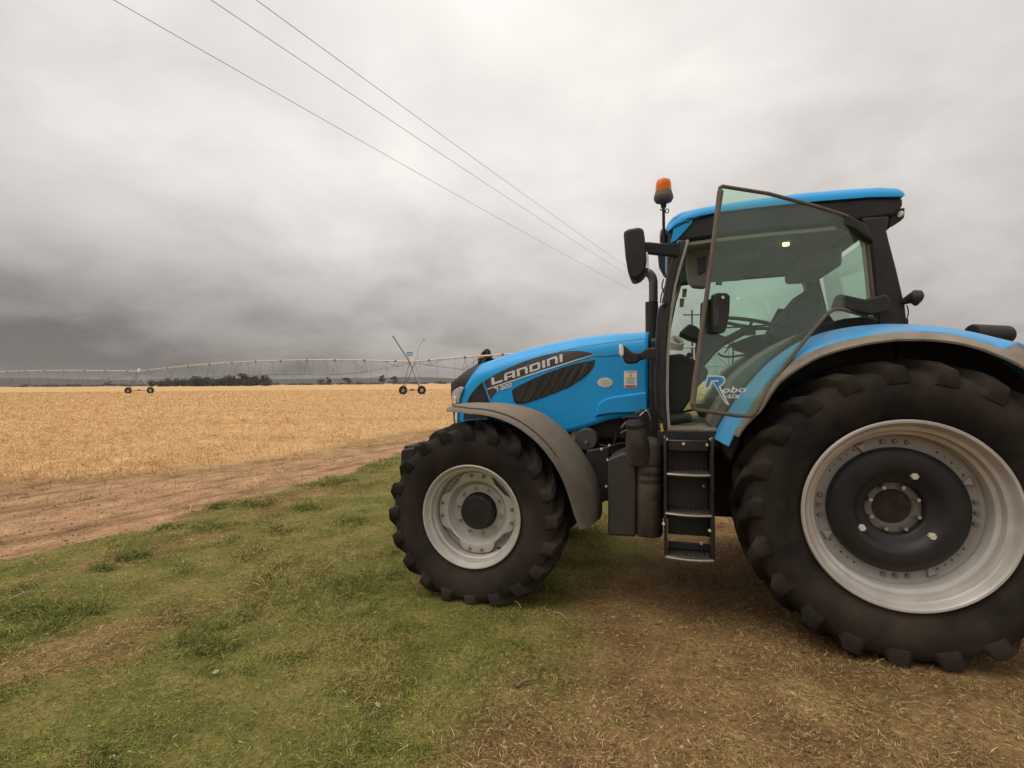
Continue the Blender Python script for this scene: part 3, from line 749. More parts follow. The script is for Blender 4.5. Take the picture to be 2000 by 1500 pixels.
def front_wheel(parent, y, mirror=False):
    w = empty('front_wheel', (WB, y, ZF), parent, scale=(1, -1 if mirror else 1, 1))
    tyre_mesh(0.688, 0.398, 0.262, 0.050, 20, 'tyre', w)
    g = G(); g.lathe([(.388, .200), (.402, .218), (.405, .232), (.399, .239), (.390, .237), (.384, .226), (.378, .204), (.370, .192), (.354, .188), (.350, .176), (.349, .150),
                      (.338, .142), (.335, .130), (.333, .034), (.268, .028), (.266, .015), (.330, .01), (.34, -.06), (.37, -.16), (.40, -.23), (.38, -.2), (.35, -.1)], n=96, close=True)
    g.out('rim', silver, w, angle=40)
    g = G(); g.lathe([(.0001, -.06), (.33, -.06), (.34, -.02), (.345, -.08)], n=48); g.out('brake_shield', dark_eng, w)
    # scalloped centre disc
    n = 96; rows = []
    for k in range(n):
        a = 2 * math.pi * k / n
        q = abs(((math.degrees(a) + 45) % 90) - 45)             # 0 at a land, 45 on the diagonal
        ro = .328 - .052 * float(sstep(20, 36, q))
        rows.append([Vector((r * math.cos(a), yy, r * math.sin(a))) for r, yy in
                     ((ro, .070), (ro, .086), (ro - .006, .092), (.262, .094), (.250, .088), (.226, .036), (.214, .026), (.150, .024), (.146, .0), (.22, .01), (.25, .066))])
    g = G(); m = len(rows[0]); vv = [p for q in rows for p in q]
    g.add(vv, [(k * m + j, ((k + 1) % n) * m + j, ((k + 1) % n) * m + (j + 1) % m, k * m + (j + 1) % m) for k in range(n) for j in range(m)])
    g.out('wheel_disc', silver, w, angle=35)
    g = G(); g.lathe([(.0001, .100), (.118, .100), (.136, .088), (.141, .070), (.143, .010), (.143, -.10)], n=48); g.out('hub_cap', black_pl, w, angle=30)
    for a in (0, 90, 180, 270):
        for da in (-10, 10):
            c = R(a + da + 2); hexnut('rim_bolt', pbr('dull_bolt', (.20, .19, .175), .5, .3, .1, 20, DUST, .3, 10), .013, .014, (.298 * math.cos(c), .093, .298 * math.sin(c)), w, n=12)
    for k in range(10):
        c = R(8 + 36 * k); hexnut('wheel_stud', steel, .012, .034, (.186 * math.cos(c), .025, .186 * math.sin(c)), w, n=8)
    for a in (45, 225, 315, 135):
        for da in (-7, 0, 7):
            c = R(a + da); hexnut('rim_hole', black_print, .006, .002, (.306 * math.cos(c), .0345, .306 * math.sin(c)), w, n=6)
    c = R(-128); g = G(); g.tube([(.335 * math.cos(c), .10, .335 * math.sin(c)), (.315 * math.cos(c), .16, .315 * math.sin(c))], .006, 6); g.out('valve', black_pl, w)
    return w
rear_wheel(T, 0.962)
rear_wheel(T, -0.962, True)
front_wheel(T, 0.892)
front_wheel(T, -0.892, True)

# ---- chassis and engine
g = G(); g.box((-.45, -.30, .58), (1.55, .30, 1.22)); g.out('transmission', dark_eng, T, bevel=.04)
g = G(); g.box((1.55, -.30, .66), (3.0, .30, 1.24)); g.box((1.6, -.36, 1.2), (2.95, .36, 1.50)); g.out('engine_block', dark_eng, T, bevel=.03)
g = G(); g.box((2.55, -.20, .72), (3.38, .20, 1.18)); g.box((2.72, -.72, .57), (2.96, .72, .77)); g.out('front_axle', dark_eng, T, bevel=.03)
g = G(); g.lathe([(.0001, 1.0), (.12, 1.0), (.15, .5), (.24, .35), (.24, -.35), (.15, -.5), (.12, -1.0), (.0001, -1.0)], c=(0, 0, ZR), n=32); g.out('rear_axle', dark_eng, T)
p = P(783, 892, 0.0)
wz0, wz1 = P(781, 915, .16).z, P(784, 876, .16).z; wx = P(781, 900, .16).x
g = G(); g.prism([Vector((3.36, .16, wz0 - .1)), Vector((wx - .06, .16, wz0 - .1)), Vector((wx, .16, wz0)), Vector((wx - .01, .16, wz1 - .02)), Vector((wx - .05, .16, wz1)), Vector((3.36, .16, wz1 + .08))], (0, -.5, 0)); fw = g.out('front_weight', black_pl, T, bevel=.02)
for k in range(5): g = G(); g.box((3.6, -.32 + k * .095, wz1 - .3), (wx - .03, -.25 + k * .095, wz1 + .025)); g.out('weight_plate', dark_eng, fw, bevel=.01)
# small things in the gap between the front fender and the tank
g = G(); c = P(1148, 856, .42); g.lathe([(.0001, .10), (.085, .10), (.095, .085), (.095, -.15)], c=c, n=32); g.out('oil_filter', pbr('filter_can', (.055, .055, .06), .4, 0, .1, 8), T)
c = P(1127, 848, .36); g = G(); g.lathe([(.0001, .06), (.045, .06), (.05, .05), (.05, -.1)], c=c, n=24); g.out('fuel_filter', pbr('filter_bowl', (.30, .27, .20), .4, 0, .1, 8), T)
for pts, r, y in ((((1170, 868), (1190, 872), (1215, 866), (1240, 872)), .008, .5), (((1148, 872), (1160, 890), (1185, 896), (1205, 888)), .012, .45), (((1205, 845), (1200, 865), (1196, 885)), .014, .45),
                  (((1215, 818), (1235, 812), (1254, 818), (1262, 835)), .009, .62), (((1160, 900), (1185, 925), (1186, 960)), .016, .42), (((1252, 800), (1262, 806), (1270, 822), (1272, 840)), .006, .7)):
    g = G(); g.tube(smooth_path([P(a, b, y) for a, b in pts]), r, 7); g.out('hose', dark_eng, T)
c = P(1145, 864, .53); hexnut('drain_plug', red_m, .014, .02, c, T)
for a, b in ((1187, 898), (1184, 950), (1146, 950), (1157, 932), (1190, 870), (1175, 877)):
    hexnut('frame_bolt', cream, .010, .015, P(a, b, .72), T, n=8)
g = G(); g.prism([P(a, b, .56) for a, b in ((1238, 806), (1262, 798), (1290, 798), (1292, 905), (1236, 905))], (0, -.06, 0)); g.out('frame_cover', black_pl, T, bevel=.01)
g = G(); g.tube(smooth_path([P(a, b, .66) for a, b in ((1250, 812), (1262, 802), (1269, 812), (1272, 832))]), .007, 7); g.out('metal_loop', steel, T)
g = G(); g.prism([P(1145, 880, .6), P(1190, 872, .6), P(1190, 975, .6), P(1160, 990, .6), P(1140, 960, .6)], (0, -.06, 0)); g.out('battery_box', black_pl, T, bevel=.012)

# ---- hood
def hw(x):
    return float(np.interp(x, [1.4, 1.9, 2.4, 2.8, 3.1, 3.25, 3.36], [.452, .450, .438, .415, .380, .345, .300]))
_top = [P(a, b, .30) for a, b in ((1265, 649), (1200, 652), (1130, 660), (1060, 674), (1000, 689), (960, 702), (945, 707))]
_tx = [p.x for p in _top]; _tz = [p.z for p in _top]
def ztop(x): return float(np.interp(x, _tx, _tz))
def ysurf(x, z):
    """half width of the hood side at a height"""
    w = hw(x); zt = ztop(min(x, _tx[-1])) if x < 3.02 else float(np.interp(x, [3.02, 3.14, 3.30, 3.36], [1.91, 1.845, 1.76, 1.70]))
    rc = .17
    y = w - .012 * max(0, (z - 1.6))
    if z > zt - rc:
        q = min(1.0, (z - (zt - rc)) / rc); y -= rc * (1 - math.sqrt(max(0, 1 - q * q)))
    return y
def HP(px, py, off=0.0):
    y = .43
    for _ in range(7):
        p = P(px, py, y); y = ysurf(p.x, p.z) + off
    return P(px, py, y)
_front = [HP(a, b) for a, b in ((893, 829), (894, 805), (897, 785), (905, 762), (915, 743), (930, 722), (948, 702))]
_fz = [p.z for p in _front]; _fx = [p.x for p in _front]
_bot = [P(a, b, hw(2.0)) for a, b in ((1267, 808), (1230, 812), (1190, 820), (1150, 833), (1120, 842), (1080, 852), (1035, 849), (1000, 834), (985, 828), (893, 829))]
_bx = [p.x for p in _bot]; _bz = [p.z for p in _bot]
def zbot(x): return float(np.interp(x, _bx, _bz))
XR = P(1266, 700, .45).x
def hood_section(s, nside=16, ncorn=9, ntop=4):
    """one rib of the shell, left sill over the top to the right sill"""
    pts = []
    fr = lambda z: float(np.interp(z, _fz, _fx))
    vals = []
    for k in range(nside + ncorn):
        v = k / (nside + ncorn - 1)
        xt = XR + s * (fr(1.92) - XR); xb = XR + s * (fr(1.30) - XR)
        zt, zb = ztop(xt), zbot(xb)
        z = zb + (zt - .001 - zb) * (v * .86 / .7 if v < .7 else .86 + (v - .7) / .3 * .14)
        x = XR + s * (fr(z) - XR)
        zt2 = ztop(min(x, _tx[-1]))
        z = min(z, zt2 - .0005) if x > 2.9 else z
        pts.append(Vector((x, ysurf(x, z), z)))
    y0 = pts[-1].y; xx = pts[-1].x; zz = pts[-1].z
    top = [Vector((xx, y0 * (1 - k / ntop), zz + .022 * (1 - (1 - k / ntop) ** 2))) for k in range(1, ntop + 1)]
    left = pts + top
    return left + [Vector((p.x, -p.y, p.z)) for p in left[-2::-1]]
secs = [hood_section(s) for s in np.linspace(0, 1, 44)]
g = G(); g.loft(secs, closed=False, caps=False)
hood = g.out('hood', blue, T, angle=50)
so = hood.modifiers.new('shell', 'SOLIDIFY'); so.thickness = .012; so.offset = -1
# dark firewall behind the open rear edge
g = G(); g.box((XR - .16, -.40, 1.25), (XR - .006, .41, 2.07)); g.out('firewall', black_pl, T, bevel=.03)
g = G(); g.box((1.435, -.72, .62), (XR - .012, .60, 1.98)); g.box((1.2, -.5, .6), (1.56, .52, 1.34)); g.out('bulkhead', black_pl, T, bevel=.01)
# black nose
nose_px = [((893, 829), (889, 829)), ((894, 805), (886, 805)), ((897, 785), (883, 785)), ((905, 762), (882, 764)), ((915, 743), (883, 747)), ((930, 722), (905, 728)), ((946, 704), (940, 705))]
def nose_rows(t):
    out = []
    for (a, b), f in zip(_front_l, _tip_l): out.append(a.lerp(f, t))
    return out
_front_l = [p.copy() for p in _front]
_tip_px = [(888, 829), (886, 805), (883, 788), (881.5, 766), (881, 749), (905, 729), (938, 707)]
_tip_y = [.26, .265, .27, .27, .265, .26, .25]
_tip_l = [P(a, b, y) for (a, b), y in zip(_tip_px, _tip_y)]
secs = []
for t in (0, .35, .7, .92, 1.0):
    row = []
    for a, f in zip(_front_l, _tip_l):
        b = a * .998
        bulge = math.sin(t * math.pi / 2)
        row.append(Vector((a.x + (f.x - a.x) * bulge, (a.y - .004) + (f.y - a.y + .004) * (1 - math.cos(t * math.pi / 2)), a.z + (f.z - a.z) * t)))
    top = row[-1]
    row += [Vector((top.x, top.y * k, top.z + .02 * (1 - k * k))) for k in (.66, .33, 0)]
    secs.append(row + [Vector((p.x, -p.y, p.z)) for p in row[-2::-1]])
g = G(); g.loft(secs, closed=False, caps=False)
last = len(g.v) - len(secs[0]); m = len(secs[0])
g.f += [(last + i, last + i + 1, last + m - 2 - i, last + m - 1 - i) for i in range(m // 2)]
nose = g.out('nose_grille', black_pl, T, angle=40)

def hood_patch(name, poly, mat, off=.003, step=14, parent=None, thick=0.0):
    """a decal or panel that follows the curved hood side; poly in picture points"""
    v, f = cdt(poly, step)
    pv = [HP(a, b, off) for a, b in v]
    o = mk(name, pv, f, mat, parent or hood, angle=60)
    if thick:
        s_ = o.modifiers.new('thick', 'SOLIDIFY'); s_.thickness = thick; s_.offset = -1
        # outward normals face the left of the tractor
    return o
z2 = lambda pts: [(860 + a / 4.545, 620 + b / 4.545) for a, b in pts]
z6 = lambda pts: [(1290 + a / 3.749, 450 + b / 3.749) for a, b in pts]
z5 = lambda pts: [(1200 + a / 5.555, 330 + b / 5.555) for a, b in pts]
def sm2(pts, n=4, closed=True):
    return [(p.x, p.y) for p in smooth_path([(a, b, 0) for a, b in pts], n, closed)]
swoosh = z2([(380, 570), (480, 510), (550, 473), (620, 441), (690, 412), (760, 386), (830, 362), (900, 341), (970, 324), (1040, 310), (1100, 301), (1160, 297), (1210, 297), (1260, 300), (1300, 307), (1340, 317), (1378, 330),
             (1290, 360), (1200, 382), (1100, 404), (1000, 430), (900, 458), (800, 492), (700, 532), (620, 574), (560, 610), (520, 640), (490, 668), (465, 698), (450, 722), (440, 747)])
hood_patch('side_decal', swoosh, dark_decal, .003)
frontg = z2([(372, 574), (340, 604), (310, 634), (285, 664), (262, 696), (246, 728), (232, 765), (218, 805), (208, 850), (203, 910), (300, 900), (400, 896), (478, 896), (474, 880), (460, 820), (436, 750)])
fg = hood_patch('front_side_grille', frontg, black_pl, .004)
# recessed vent with curved blades
vent = z2([(635, 655), (642, 640), (660, 625), (710, 598), (760, 575), (830, 541), (900, 512), (975, 482), (1050, 456), (1125, 431), (1200, 411), (1270, 396), (1330, 385), (1373, 376),
           (1372, 402), (1365, 430), (1350, 458), (1330, 482), (1290, 518), (1250, 548), (1170, 605), (1110, 634), (1050, 658), (975, 688), (900, 715), (830, 740), (760, 760), (720, 767), (690, 766), (668, 760), (655, 748), (645, 705)])
hood_patch('vent_frame', vent, black_gl, .003)
def inset(poly, k):
    cx = sum(p[0] for p in poly) / len(poly); cy = sum(p[1] for p in poly) / len(poly)
    return [(cx + (a - cx) * k, cy + (b - cy) * (k - .035)) for a, b in poly]
vin = inset(vent, .95)
def clip_x(poly, x0, x1, skew):
    """piece of the vent between two leaning lines"""
    def cut(pl, sign, xk):
        out = []
        for i in range(len(pl)):
            a, b = pl[i], pl[(i + 1) % len(pl)]
            fa = sign * (a[0] - xk - skew(a[1])); fb = sign * (b[0] - xk - skew(b[1]))
            if fa >= 0: out.append(a)
            if fa * fb < 0:
                t = fa / (fa - fb); out.append((a[0] + (b[0] - a[0]) * t, a[1] + (b[1] - a[1]) * t))
        return out
    return cut(cut(poly, 1, x0), -1, x1)
sk = lambda y: -(y - 760) * .42 - 5 * math.sin((y - 745) / 16)
xs_ = [985, 1011, 1030, 1049, 1066, 1083, 1100, 1117, 1133, 1150, 1180]
for a, b in zip(xs_[:-1], xs_[1:]):
    q = clip_x(vin, a + .8, b - 2.4, sk)
    if len(q) < 3: continue
    v, f = cdt(q, 6)
    if not f: continue
    pv = []
    for u, w_ in v:
        t = (u - a - sk(w_)) / (b - a)
        pv.append(HP(u, w_, 006e-3 + .024 * (1 - min(1, max(0, t))) ))
    mk('vent_blade', pv, f, pbr('vent_blade_black', (.040, .040, .041), .5, 0, .12, 20, DUST, .10, 8), hood, angle=50)
# seam along the hood flank, raised panel low at the back
g = G(); g.tube([HP(a, b, .001) for a, b in z2([(1378, 345), (1460, 343), (1530, 338), (1600, 330), (1700, 322), (1825, 318)])], .0035, 5); g.out('flank_seam', black_print, hood)
g = G(); g.tube([HP(a, b, .0) for a, b in z2([(1050, 305), (1180, 277), (1330, 250), (1500, 225), (1680, 203), (1850, 186)])], .003, 5); g.out('shoulder_seam', pbr('dark_blue_seam', (.006, .10, .30), .4), hood)
bul = z2([(1372, 886), (1378, 845), (1386, 800), (1394, 776), (1412, 752), (1438, 735), (1475, 716), (1520, 703), (1580, 692), (1650, 681), (1740, 670), (1826, 661), (1829, 750), (1831, 850), (1760, 851), (1690, 853), (1600, 856), (1500, 862), (1430, 874)])
c = (sum(p[0] for p in bul) / len(bul), sum(p[1] for p in bul) / len(bul))
n_ = len(bul)
# outer edge on the hood skin, inner edge proud of it
inn = [(a + (c[0] - a) * .10, b + (c[1] - b) * .20) if a < 1255 else (a, b + (c[1] - b) * .10) for a, b in bul]
v, f = cdt(inn, 9)
ring = [HP(a, b, .0015) for a, b in bul]; raised = [HP(a, b, .030) for a, b in v]
g = G(); g.add(raised, f)
b0 = len(g.v); g.add(ring + [HP(a, b, .030) for a, b in inn], [(i, (i + 1) % n_, n_ + (i + 1) % n_, n_ + i) for i in range(n_)])
o = g.out('raised_panel', blue, hood, angle=60)
# printing on the decal
GL = {  # letters as separate, non-overlapping blocks: (x0, y0, x1, y1)
    'L': (1.0, [(0, 0, .27, 1), (.27, 0, 1, .27)]),
    'A': (1.0, [(0, 0, .26, .78), (.08, .78, 1, 1), (.74, 0, 1, .78), (.26, .26, .74, .46)]),
    'N': (1.0, [(0, 0, .26, 1), (.26, .76, .92, 1), (.74, 0, 1, .76)]),
    'D': (1.0, [(0, 0, .26, 1), (.26, .76, .93, 1), (.26, 0, .93, .24), (.74, .24, 1, .76)]),
    'I': (.27, [(0, 0, .27, 1)]),
    '7': (.9, [(0, .74, .9, 1), (.52, .32, .84, .74), (.38, 0, .68, .32)]),
    '2': (.9, [(0, .78, .82, 1), (.64, .60, .9, .78), (0, .40, .9, .60), (0, .22, .26, .40), (0, 0, .9, .22)]),
    '0': (.9, [(0, .1, .25, .9), (.65, .1, .9, .9), (.08, .78, .82, .9), (.08, .9, .82, 1), (.25, 0, .82, .22), (.08, 0, .25, .1)]),
    '-': (.35, [(0, .40, .35, .60)]),
}
GL['0'] = (.9, [(0, .08, .25, .92), (.65, .08, .9, .92), (.25, .78, .65, 1), (.25, 0, .65, .22), (.06, .92, .25, 1), (.65, .92, .84, 1), (.06, 0, .25, .08), (.65, 0, .84, .08)])
def letters(word, quad, mat, gap=.16, off=.006, mapf=HP):
    tot = sum(GL[c][0] for c in word) + gap * (len(word) - 1); x = 0
    for ch in word:
        w_, rects = GL[ch]; g = G()
        for (x0, y0, x1, y1) in rects:
            nx_, ny_ = max(1, int((x1 - x0) * 4)), 3
            vs_, fs = [], []
            for j in range(ny_ + 1):
                for i in range(nx_ + 1):
                    u = (x + x0 + (x1 - x0) * i / nx_) / tot; v_ = y0 + (y1 - y0) * j / ny_
                    vs_.append(mapf(*bilin(quad, u, v_), off))
            for j in range(ny_):
                for i in range(nx_): fs.append((j * (nx_ + 1) + i, j * (nx_ + 1) + i + 1, (j + 1) * (nx_ + 1) + i + 1, (j + 1) * (nx_ + 1) + i))
            g.add(vs_, fs)
        g.out('decal_letter', mat, hood)
        x += w_ + gap
letters('LANDINI', z2([(458, 601), (1087, 392), (450, 538), (1083, 324)]), silver_decal)
letters('7-220', z2([(494, 662), (632, 617), (476, 624), (636, 577)]), silver_decal, .14)
def print_text(name, s, quad, mat, parent, mapf, off, shear=0.0, fat=0.02):
    v, f = text2d(s, 1.0, shear, fat)
    x0, x1 = min(a for a, _ in v), max(a for a, _ in v); y0, y1 = min(b for _, b in v), max(b for _, b in v)
    return mk(name, [mapf(*bilin(quad, (a - x0) / (x1 - x0), (b - y0) / (y1 - y0)), off) for a, b in v], f, mat, parent, smooth=False)
print_text('decal_print', 'DUAL POWER', z2([(642, 571), (762, 526), (638, 557), (760, 512)]), silver_decal, hood, HP, .006)
hood_patch('decal_stripe', z2([(415, 633), (600, 570), (800, 503), (1000, 438), (1200, 375), (1372, 325), (1372, 331), (1200, 386), (1000, 450), (800, 515), (600, 581), (417, 641)]), silver_decal, .006, None)
hood_patch('decal_edge', z2([(380, 570), (386, 572), (448, 738), (440, 747)]), pbr('pale_blue_edge', (.12, .30, .52), .4), .006, None)
# warning sticker
stick = hood_patch('warning_sticker', z2([(1634, 474), (1742, 474), (1746, 478), (1745, 622), (1741, 626), (1634, 626), (1631, 622), (1631, 478)]), white_pl, .003, None)
hood_patch('sticker_symbol', z2([(1690, 492), (1708, 524), (1672, 524)]), yel_print, .005, None, stick)
hood_patch('sticker_bar', z2([(1645, 530), (1735, 530), (1735, 543), (1645, 543)]), yel_print, .005, None, stick)
hood_patch('sticker_bar', z2([(1637, 602), (1739, 602), (1739, 620), (1637, 620)]), red_m, .005, None, stick)
print_text('sticker_print', 'WARNING', z2([(1645, 489), (1733, 489), (1645, 480), (1733, 480)]), black_print, stick, HP, .005)
for k in range(4): hood_patch('sticker_line', z2([(1650, 552 + 11 * k), (1728 - 9 * (k % 2), 552 + 11 * k), (1728 - 9 * (k % 2), 556 + 11 * k), (1650, 556 + 11 * k)]), grey_print, .005, None, stick)
print_text('sticker_print', '!', z2([(1688, 521), (1692, 521), (1688, 504), (1692, 504)]), black_print, stick, HP, .007)
ov = hood_patch('oval_sticker', z2([(1462 + 67 * math.cos(a), 577 + 43 * math.sin(a)) for a in np.linspace(0, 2 * math.pi, 33)[:-1]]), pbr('pale_sticker', (.56, .55, .47), .5), .003, None)
for k, (dy, w_) in enumerate(((-22, 30), (-8, 48), (8, 50), (22, 34))):
    hood_patch('sticker_line', z2([(1462 - w_, 577 + dy - 2), (1462 + w_, 577 + dy - 2), (1462 + w_, 577 + dy + 2), (1462 - w_, 577 + dy + 2)]), pbr('tan_print', (.42, .33, .20), .5), .005, None, ov)
# headlight on the nose corner
def nose_pt(a, b, off=0.0): return P(a, b, float(np.interp(a, [881, 886, 892, 900, 910], [.285, .335, .352, .362, .372])) + off)
hp = [(882.5, 770), (885, 764), (891, 759), (899, 755.5), (905, 756), (901, 768), (897, 780), (895, 792), (892, 796), (887, 793), (883, 786)]
v, f = cdt(hp, 4); hl = mk('headlight', [nose_pt(a, b, .012) for a, b in v], f, pbr('headlight_bezel', (.46, .44, .40), .3, .2, .03, 5), T, angle=60)
so = hl.modifiers.new('thick', 'SOLIDIFY'); so.thickness = .02
g = G(); cc = nose_pt(887.5, 784, .024)
ring = [nose_pt(887.3 + 4.2 * math.cos(t), 782.5 + 9 * math.sin(t), .014) for t in np.linspace(0, 2 * math.pi, 25)[:-1]]
ring2 = [nose_pt(887.8 + 3.0 * math.cos(t), 782.5 + 6.8 * math.sin(t), .026) for t in np.linspace(0, 2 * math.pi, 25)[:-1]]
g.loft([ring, ring2]); g.out('headlight_lens', pbr('lens_reflector', (.70, .68, .64), .18, .6, .02, 5), hl)
g = G(); g.prism([nose_pt(a, b, .012) for a, b in ((889, 803), (893, 802), (892.5, 826), (890, 829), (888, 815))], (-.0, -.03, 0)); g.out('corner_lamp', white_pl, T, bevel=.004)

# ---- front fenders
def front_fender(sy):
    ph = np.radians(np.linspace(77.5, 181.5, 40)); secs = []
    d = np.degrees(ph)
    rl = np.interp(d, [72, 77, 90, 115, 150, 165, 174, 178, 182], [.868, .852, .815, .822, .815, .818, .832, .850, .875])
    ri = np.interp(d, [72, 77, 90, 105, 120, 150, 165, 178, 182], [.888, .886, .868, .885, .918, .938, .962, .970, .962])
    for a, l, i in zip(ph, rl, ri):
        tp = float(sstep(181.8, 172, math.degrees(a)))
        prof = [(.66, i - .004), (.70, i), (.82, i + .002), (.94, i * .72 + l * .28 + .006), (1.04, i * .40 + l * .60 + .010), (1.11, l + .018), (1.150, l + .002), (1.158, l - .014),
                (1.150, l - .016), (1.10, l + .004), (1.03, i * .40 + l * .60 - .004), (.94, i * .72 + l * .28 - .008), (.82, i - .012), (.70, i - .014), (.66, i - .018)]
        secs.append([Vector((WB + r * math.cos(a), sy * (y if sy > 0 else y), ZF + r * math.sin(a))) for y, r in prof])
    g = G(); g.loft(secs); ff = g.out('front_fender', grey_pl, T, angle=50)
    # moulded crease on the outer lip
    g = G(); g.tube([Vector((WB + (r + .028) * math.cos(a), sy * 1.105, ZF + (r + .028) * math.sin(a))) for a, r in list(zip(ph, rl))[1:26]], .006, 6); g.out('fender_bead', grey_pl, ff)
    g = G(); g.box((WB - .06, min(sy * .45, sy * .72), 1.30), (WB - .0, max(sy * .45, sy * .72), 1.50)); g.box((WB - .32, min(sy * .60, sy * .68), .95), (WB - .25, max(sy * .60, sy * .68), 1.40)); g.out('fender_bracket', black_pl, ff, bevel=.008)
front_fender(1); front_fender(-1)

# ---- rear fenders
def polar_curve(px, y):
    q = [P(a, b, y) for a, b in px]
    a = [math.degrees(math.atan2(p.z - ZR, p.x)) for p in q]; r = [math.hypot(p.x, p.z - ZR) for p in q]
    o = np.argsort(a); return np.array(a)[o], np.array(r)[o]
c_top = polar_curve([(1402, 853), (1429, 807), (1472, 750), (1525, 697), (1573, 666), (1626, 646), (1698, 635), (1765, 633), (1822, 637), (1904, 649), (1942, 658), (2000, 685)], 1.00)
c_mid = polar_curve([(1436, 838), (1455, 812), (1506, 738), (1558, 697), (1616, 673), (1688, 656), (1784, 646), (1856, 651), (1928, 668), (2000, 699)], 1.16)
c_low = polar_curve([(1448, 838), (1486, 800), (1520, 747), (1592, 699), (1669, 675), (1784, 662), (1880, 670), (2000, 716)], 1.27)
def rear_fender(sy):
    ph = np.linspace(21, 150, 56); secs, lip = [], []
    for d in ph:
        a = R(d); rt, rm, rl = (float(np.interp(d, *c)) for c in (c_top, c_mid, c_low))
        if d > 118: rt, rm, rl = rt, max(rm, rt - .02), rl
        V_ = lambda y, r: Vector((r * math.cos(a), sy * y, ZR + r * math.sin(a)))
        secs.append([V_(.70, rt + .004), V_(.86, rt + .008), V_(.97, rt + .004), V_(1.01, rt - .003), V_(1.09, (rt + rm) / 2 - .002), V_(1.155, rm), V_(1.16, rm - .012), V_(1.0, rt - .03), V_(.70, rt - .03)])
        lip.append([V_(1.150, rm - .003), V_(1.20, rm * .62 + rl * .38), V_(1.25, rm * .25 + rl * .75), V_(1.272, rl), V_(1.268, rl - .012), V_(1.24, rm * .25 + rl * .75 - .014), V_(1.15, rm - .022)])
    g = G(); g.loft(secs); rf = g.out('rear_fender', blue_dusty, T, angle=45)
    g = G(); g.loft(lip[2:]); g.out('rubber_lip', rubber_edge, rf, angle=45)
    # inner wall of the wheel arch
    wall = [Vector((float(np.interp(d, *c_top)) * .985 * math.cos(R(d)), sy * .72, ZR + float(np.interp(d, *c_top)) * .985 * math.sin(R(d)))) for d in np.linspace(21, 150, 24)]
    wall += [Vector((-.55, sy * .72, 1.1)), Vector((.95, sy * .72, 1.1))]
    g = G(); g.prism(wall, (0, -sy * .03, 0)); g.out('arch_wall', black_pl, rf, smooth=False)
    return rf
rf = rear_fender(1); rear_fender(-1)
g = G(); g.prism([P(a, b, .93) for a, b in ((1402, 854), (1437, 843), (1448, 838), (1440, 865), (1428, 896), (1420, 893), (1408, 872))], (0, .06, 0)); g.out('mudflap', black_pl, rf, bevel=.008)
g = G(); g.tube([P(1898, 651, .72), P(1968, 654, .60)], .062, 20); g.out('rear_canister', black_pl, T, angle=40, bevel=.012)

# ---- cab
def side_prism(name, px, y0, y1, mat, parent, bevel=.008, both=True, n=0):
    pl = [P(a, b, y0) for a, b in px]
    o = None
    for sy in ((1, -1) if both else (1,)):
        g = G(); g.prism([Vector((p.x, sy * p.y, p.z)) for p in pl], (0, sy * (y1 - y0), 0))
        q = g.out(name, mat, parent, bevel=bevel); o = o or q
    return o
cab = empty('cab', (0, 0, 0), T)
A_left = [(1283, 840), (1281, 800), (1281, 760), (1283, 710), (1286, 660), (1291, 610), (1298, 565), (1307, 525), (1316, 490), (1322, 468)]
A_right = [(1340, 468), (1334, 490), (1325, 520), (1316, 555), (1309, 600), (1304, 650), (1301, 700), (1300, 760), (1301, 800), (1304, 840)]
side_prism('front_pillar', A_left + A_right, .87, .77, black_gl, cab, .012)
strip_r = [(a + 6, b) for a, b in A_right[::-1]]
side_prism('pillar_trim', A_right + strip_r, .855, .76, beige_in, cab, .003)
C_poly = [(1684, 425), (1739, 421), (1733, 451), (1738, 472), (1751, 521), (1763, 572), (1769, 596), (1773, 636), (1716, 636), (1711, 590), (1706, 532), (1699, 472)]
side_prism('rear_pillar', C_poly, .85, .72, black_pl, cab, .015)
side_prism('rear_jamb', [(1600, 634), (1650, 622), (1716, 615), (1775, 622), (1775, 642), (1700, 642), (1630, 654), (1573, 674), (1525, 704), (1472, 757), (1429, 815), (1405, 858), (1392, 852), (1420, 800), (1460, 745), (1510, 692), (1555, 656)], .83, .73, black_pl, cab, .006)
# roof
r_top = [(1300, 446), (1305, 434), (1313, 424), (1330, 413), (1370, 404), (1420, 395), (1480, 386.5), (1560, 376), (1650, 368), (1720, 364), (1752, 366), (1761, 372), (1764, 379)]
r_low = [(1764, 384), (1700, 385), (1600, 393), (1500, 403), (1400, 415), (1345, 426), (1318, 440), (1306, 452)]
def roof_shell():
    top = [P(a, b, .80) for a, b in r_top]; low = [P(a, b, .84) for a, b in r_low]; secs = []
    lx = [p.x for p in low][::-1] if low[0].x > low[-1].x else [p.x for p in low]; 
    lz = [p.z for p in low][::-1] if low[0].x > low[-1].x else [p.z for p in low]
    for y, k in ((-.845, .0), (-.84, .35), (-.82, .75), (-.78, 1.0), (-.6, 1.12), (-.3, 1.22), (0, 1.26), (.3, 1.22), (.6, 1.12), (.78, 1.0), (.82, .75), (.84, .35), (.845, 0)):
        sec = []
        for p in top:
            zl = float(np.interp(p.x, lx, lz)); 
            sec.append(Vector((p.x + (0 if k >= 1 else (.6 - p.x) * .012 * (1 - k)), y, zl + .006 + (p.z - zl - .006) * k)))
        for p in low: sec.append(Vector((p.x, y, p.z)))
        secs.append(sec)
    g = G(); g.loft(secs); return g.out('roof', blue, T, angle=40)
roof = roof_shell()
rb = [P(a, b, .83) for a, b in ((1764, 385), (1700, 386), (1600, 394), (1500, 404), (1400, 416), (1345, 427), (1318, 441), (1307, 453), (1303, 470), (1310, 480), (1338, 470), (1400, 461), (1500, 450), (1600, 441), (1680, 430), (1745, 421), (1758, 411), (1764, 400))]
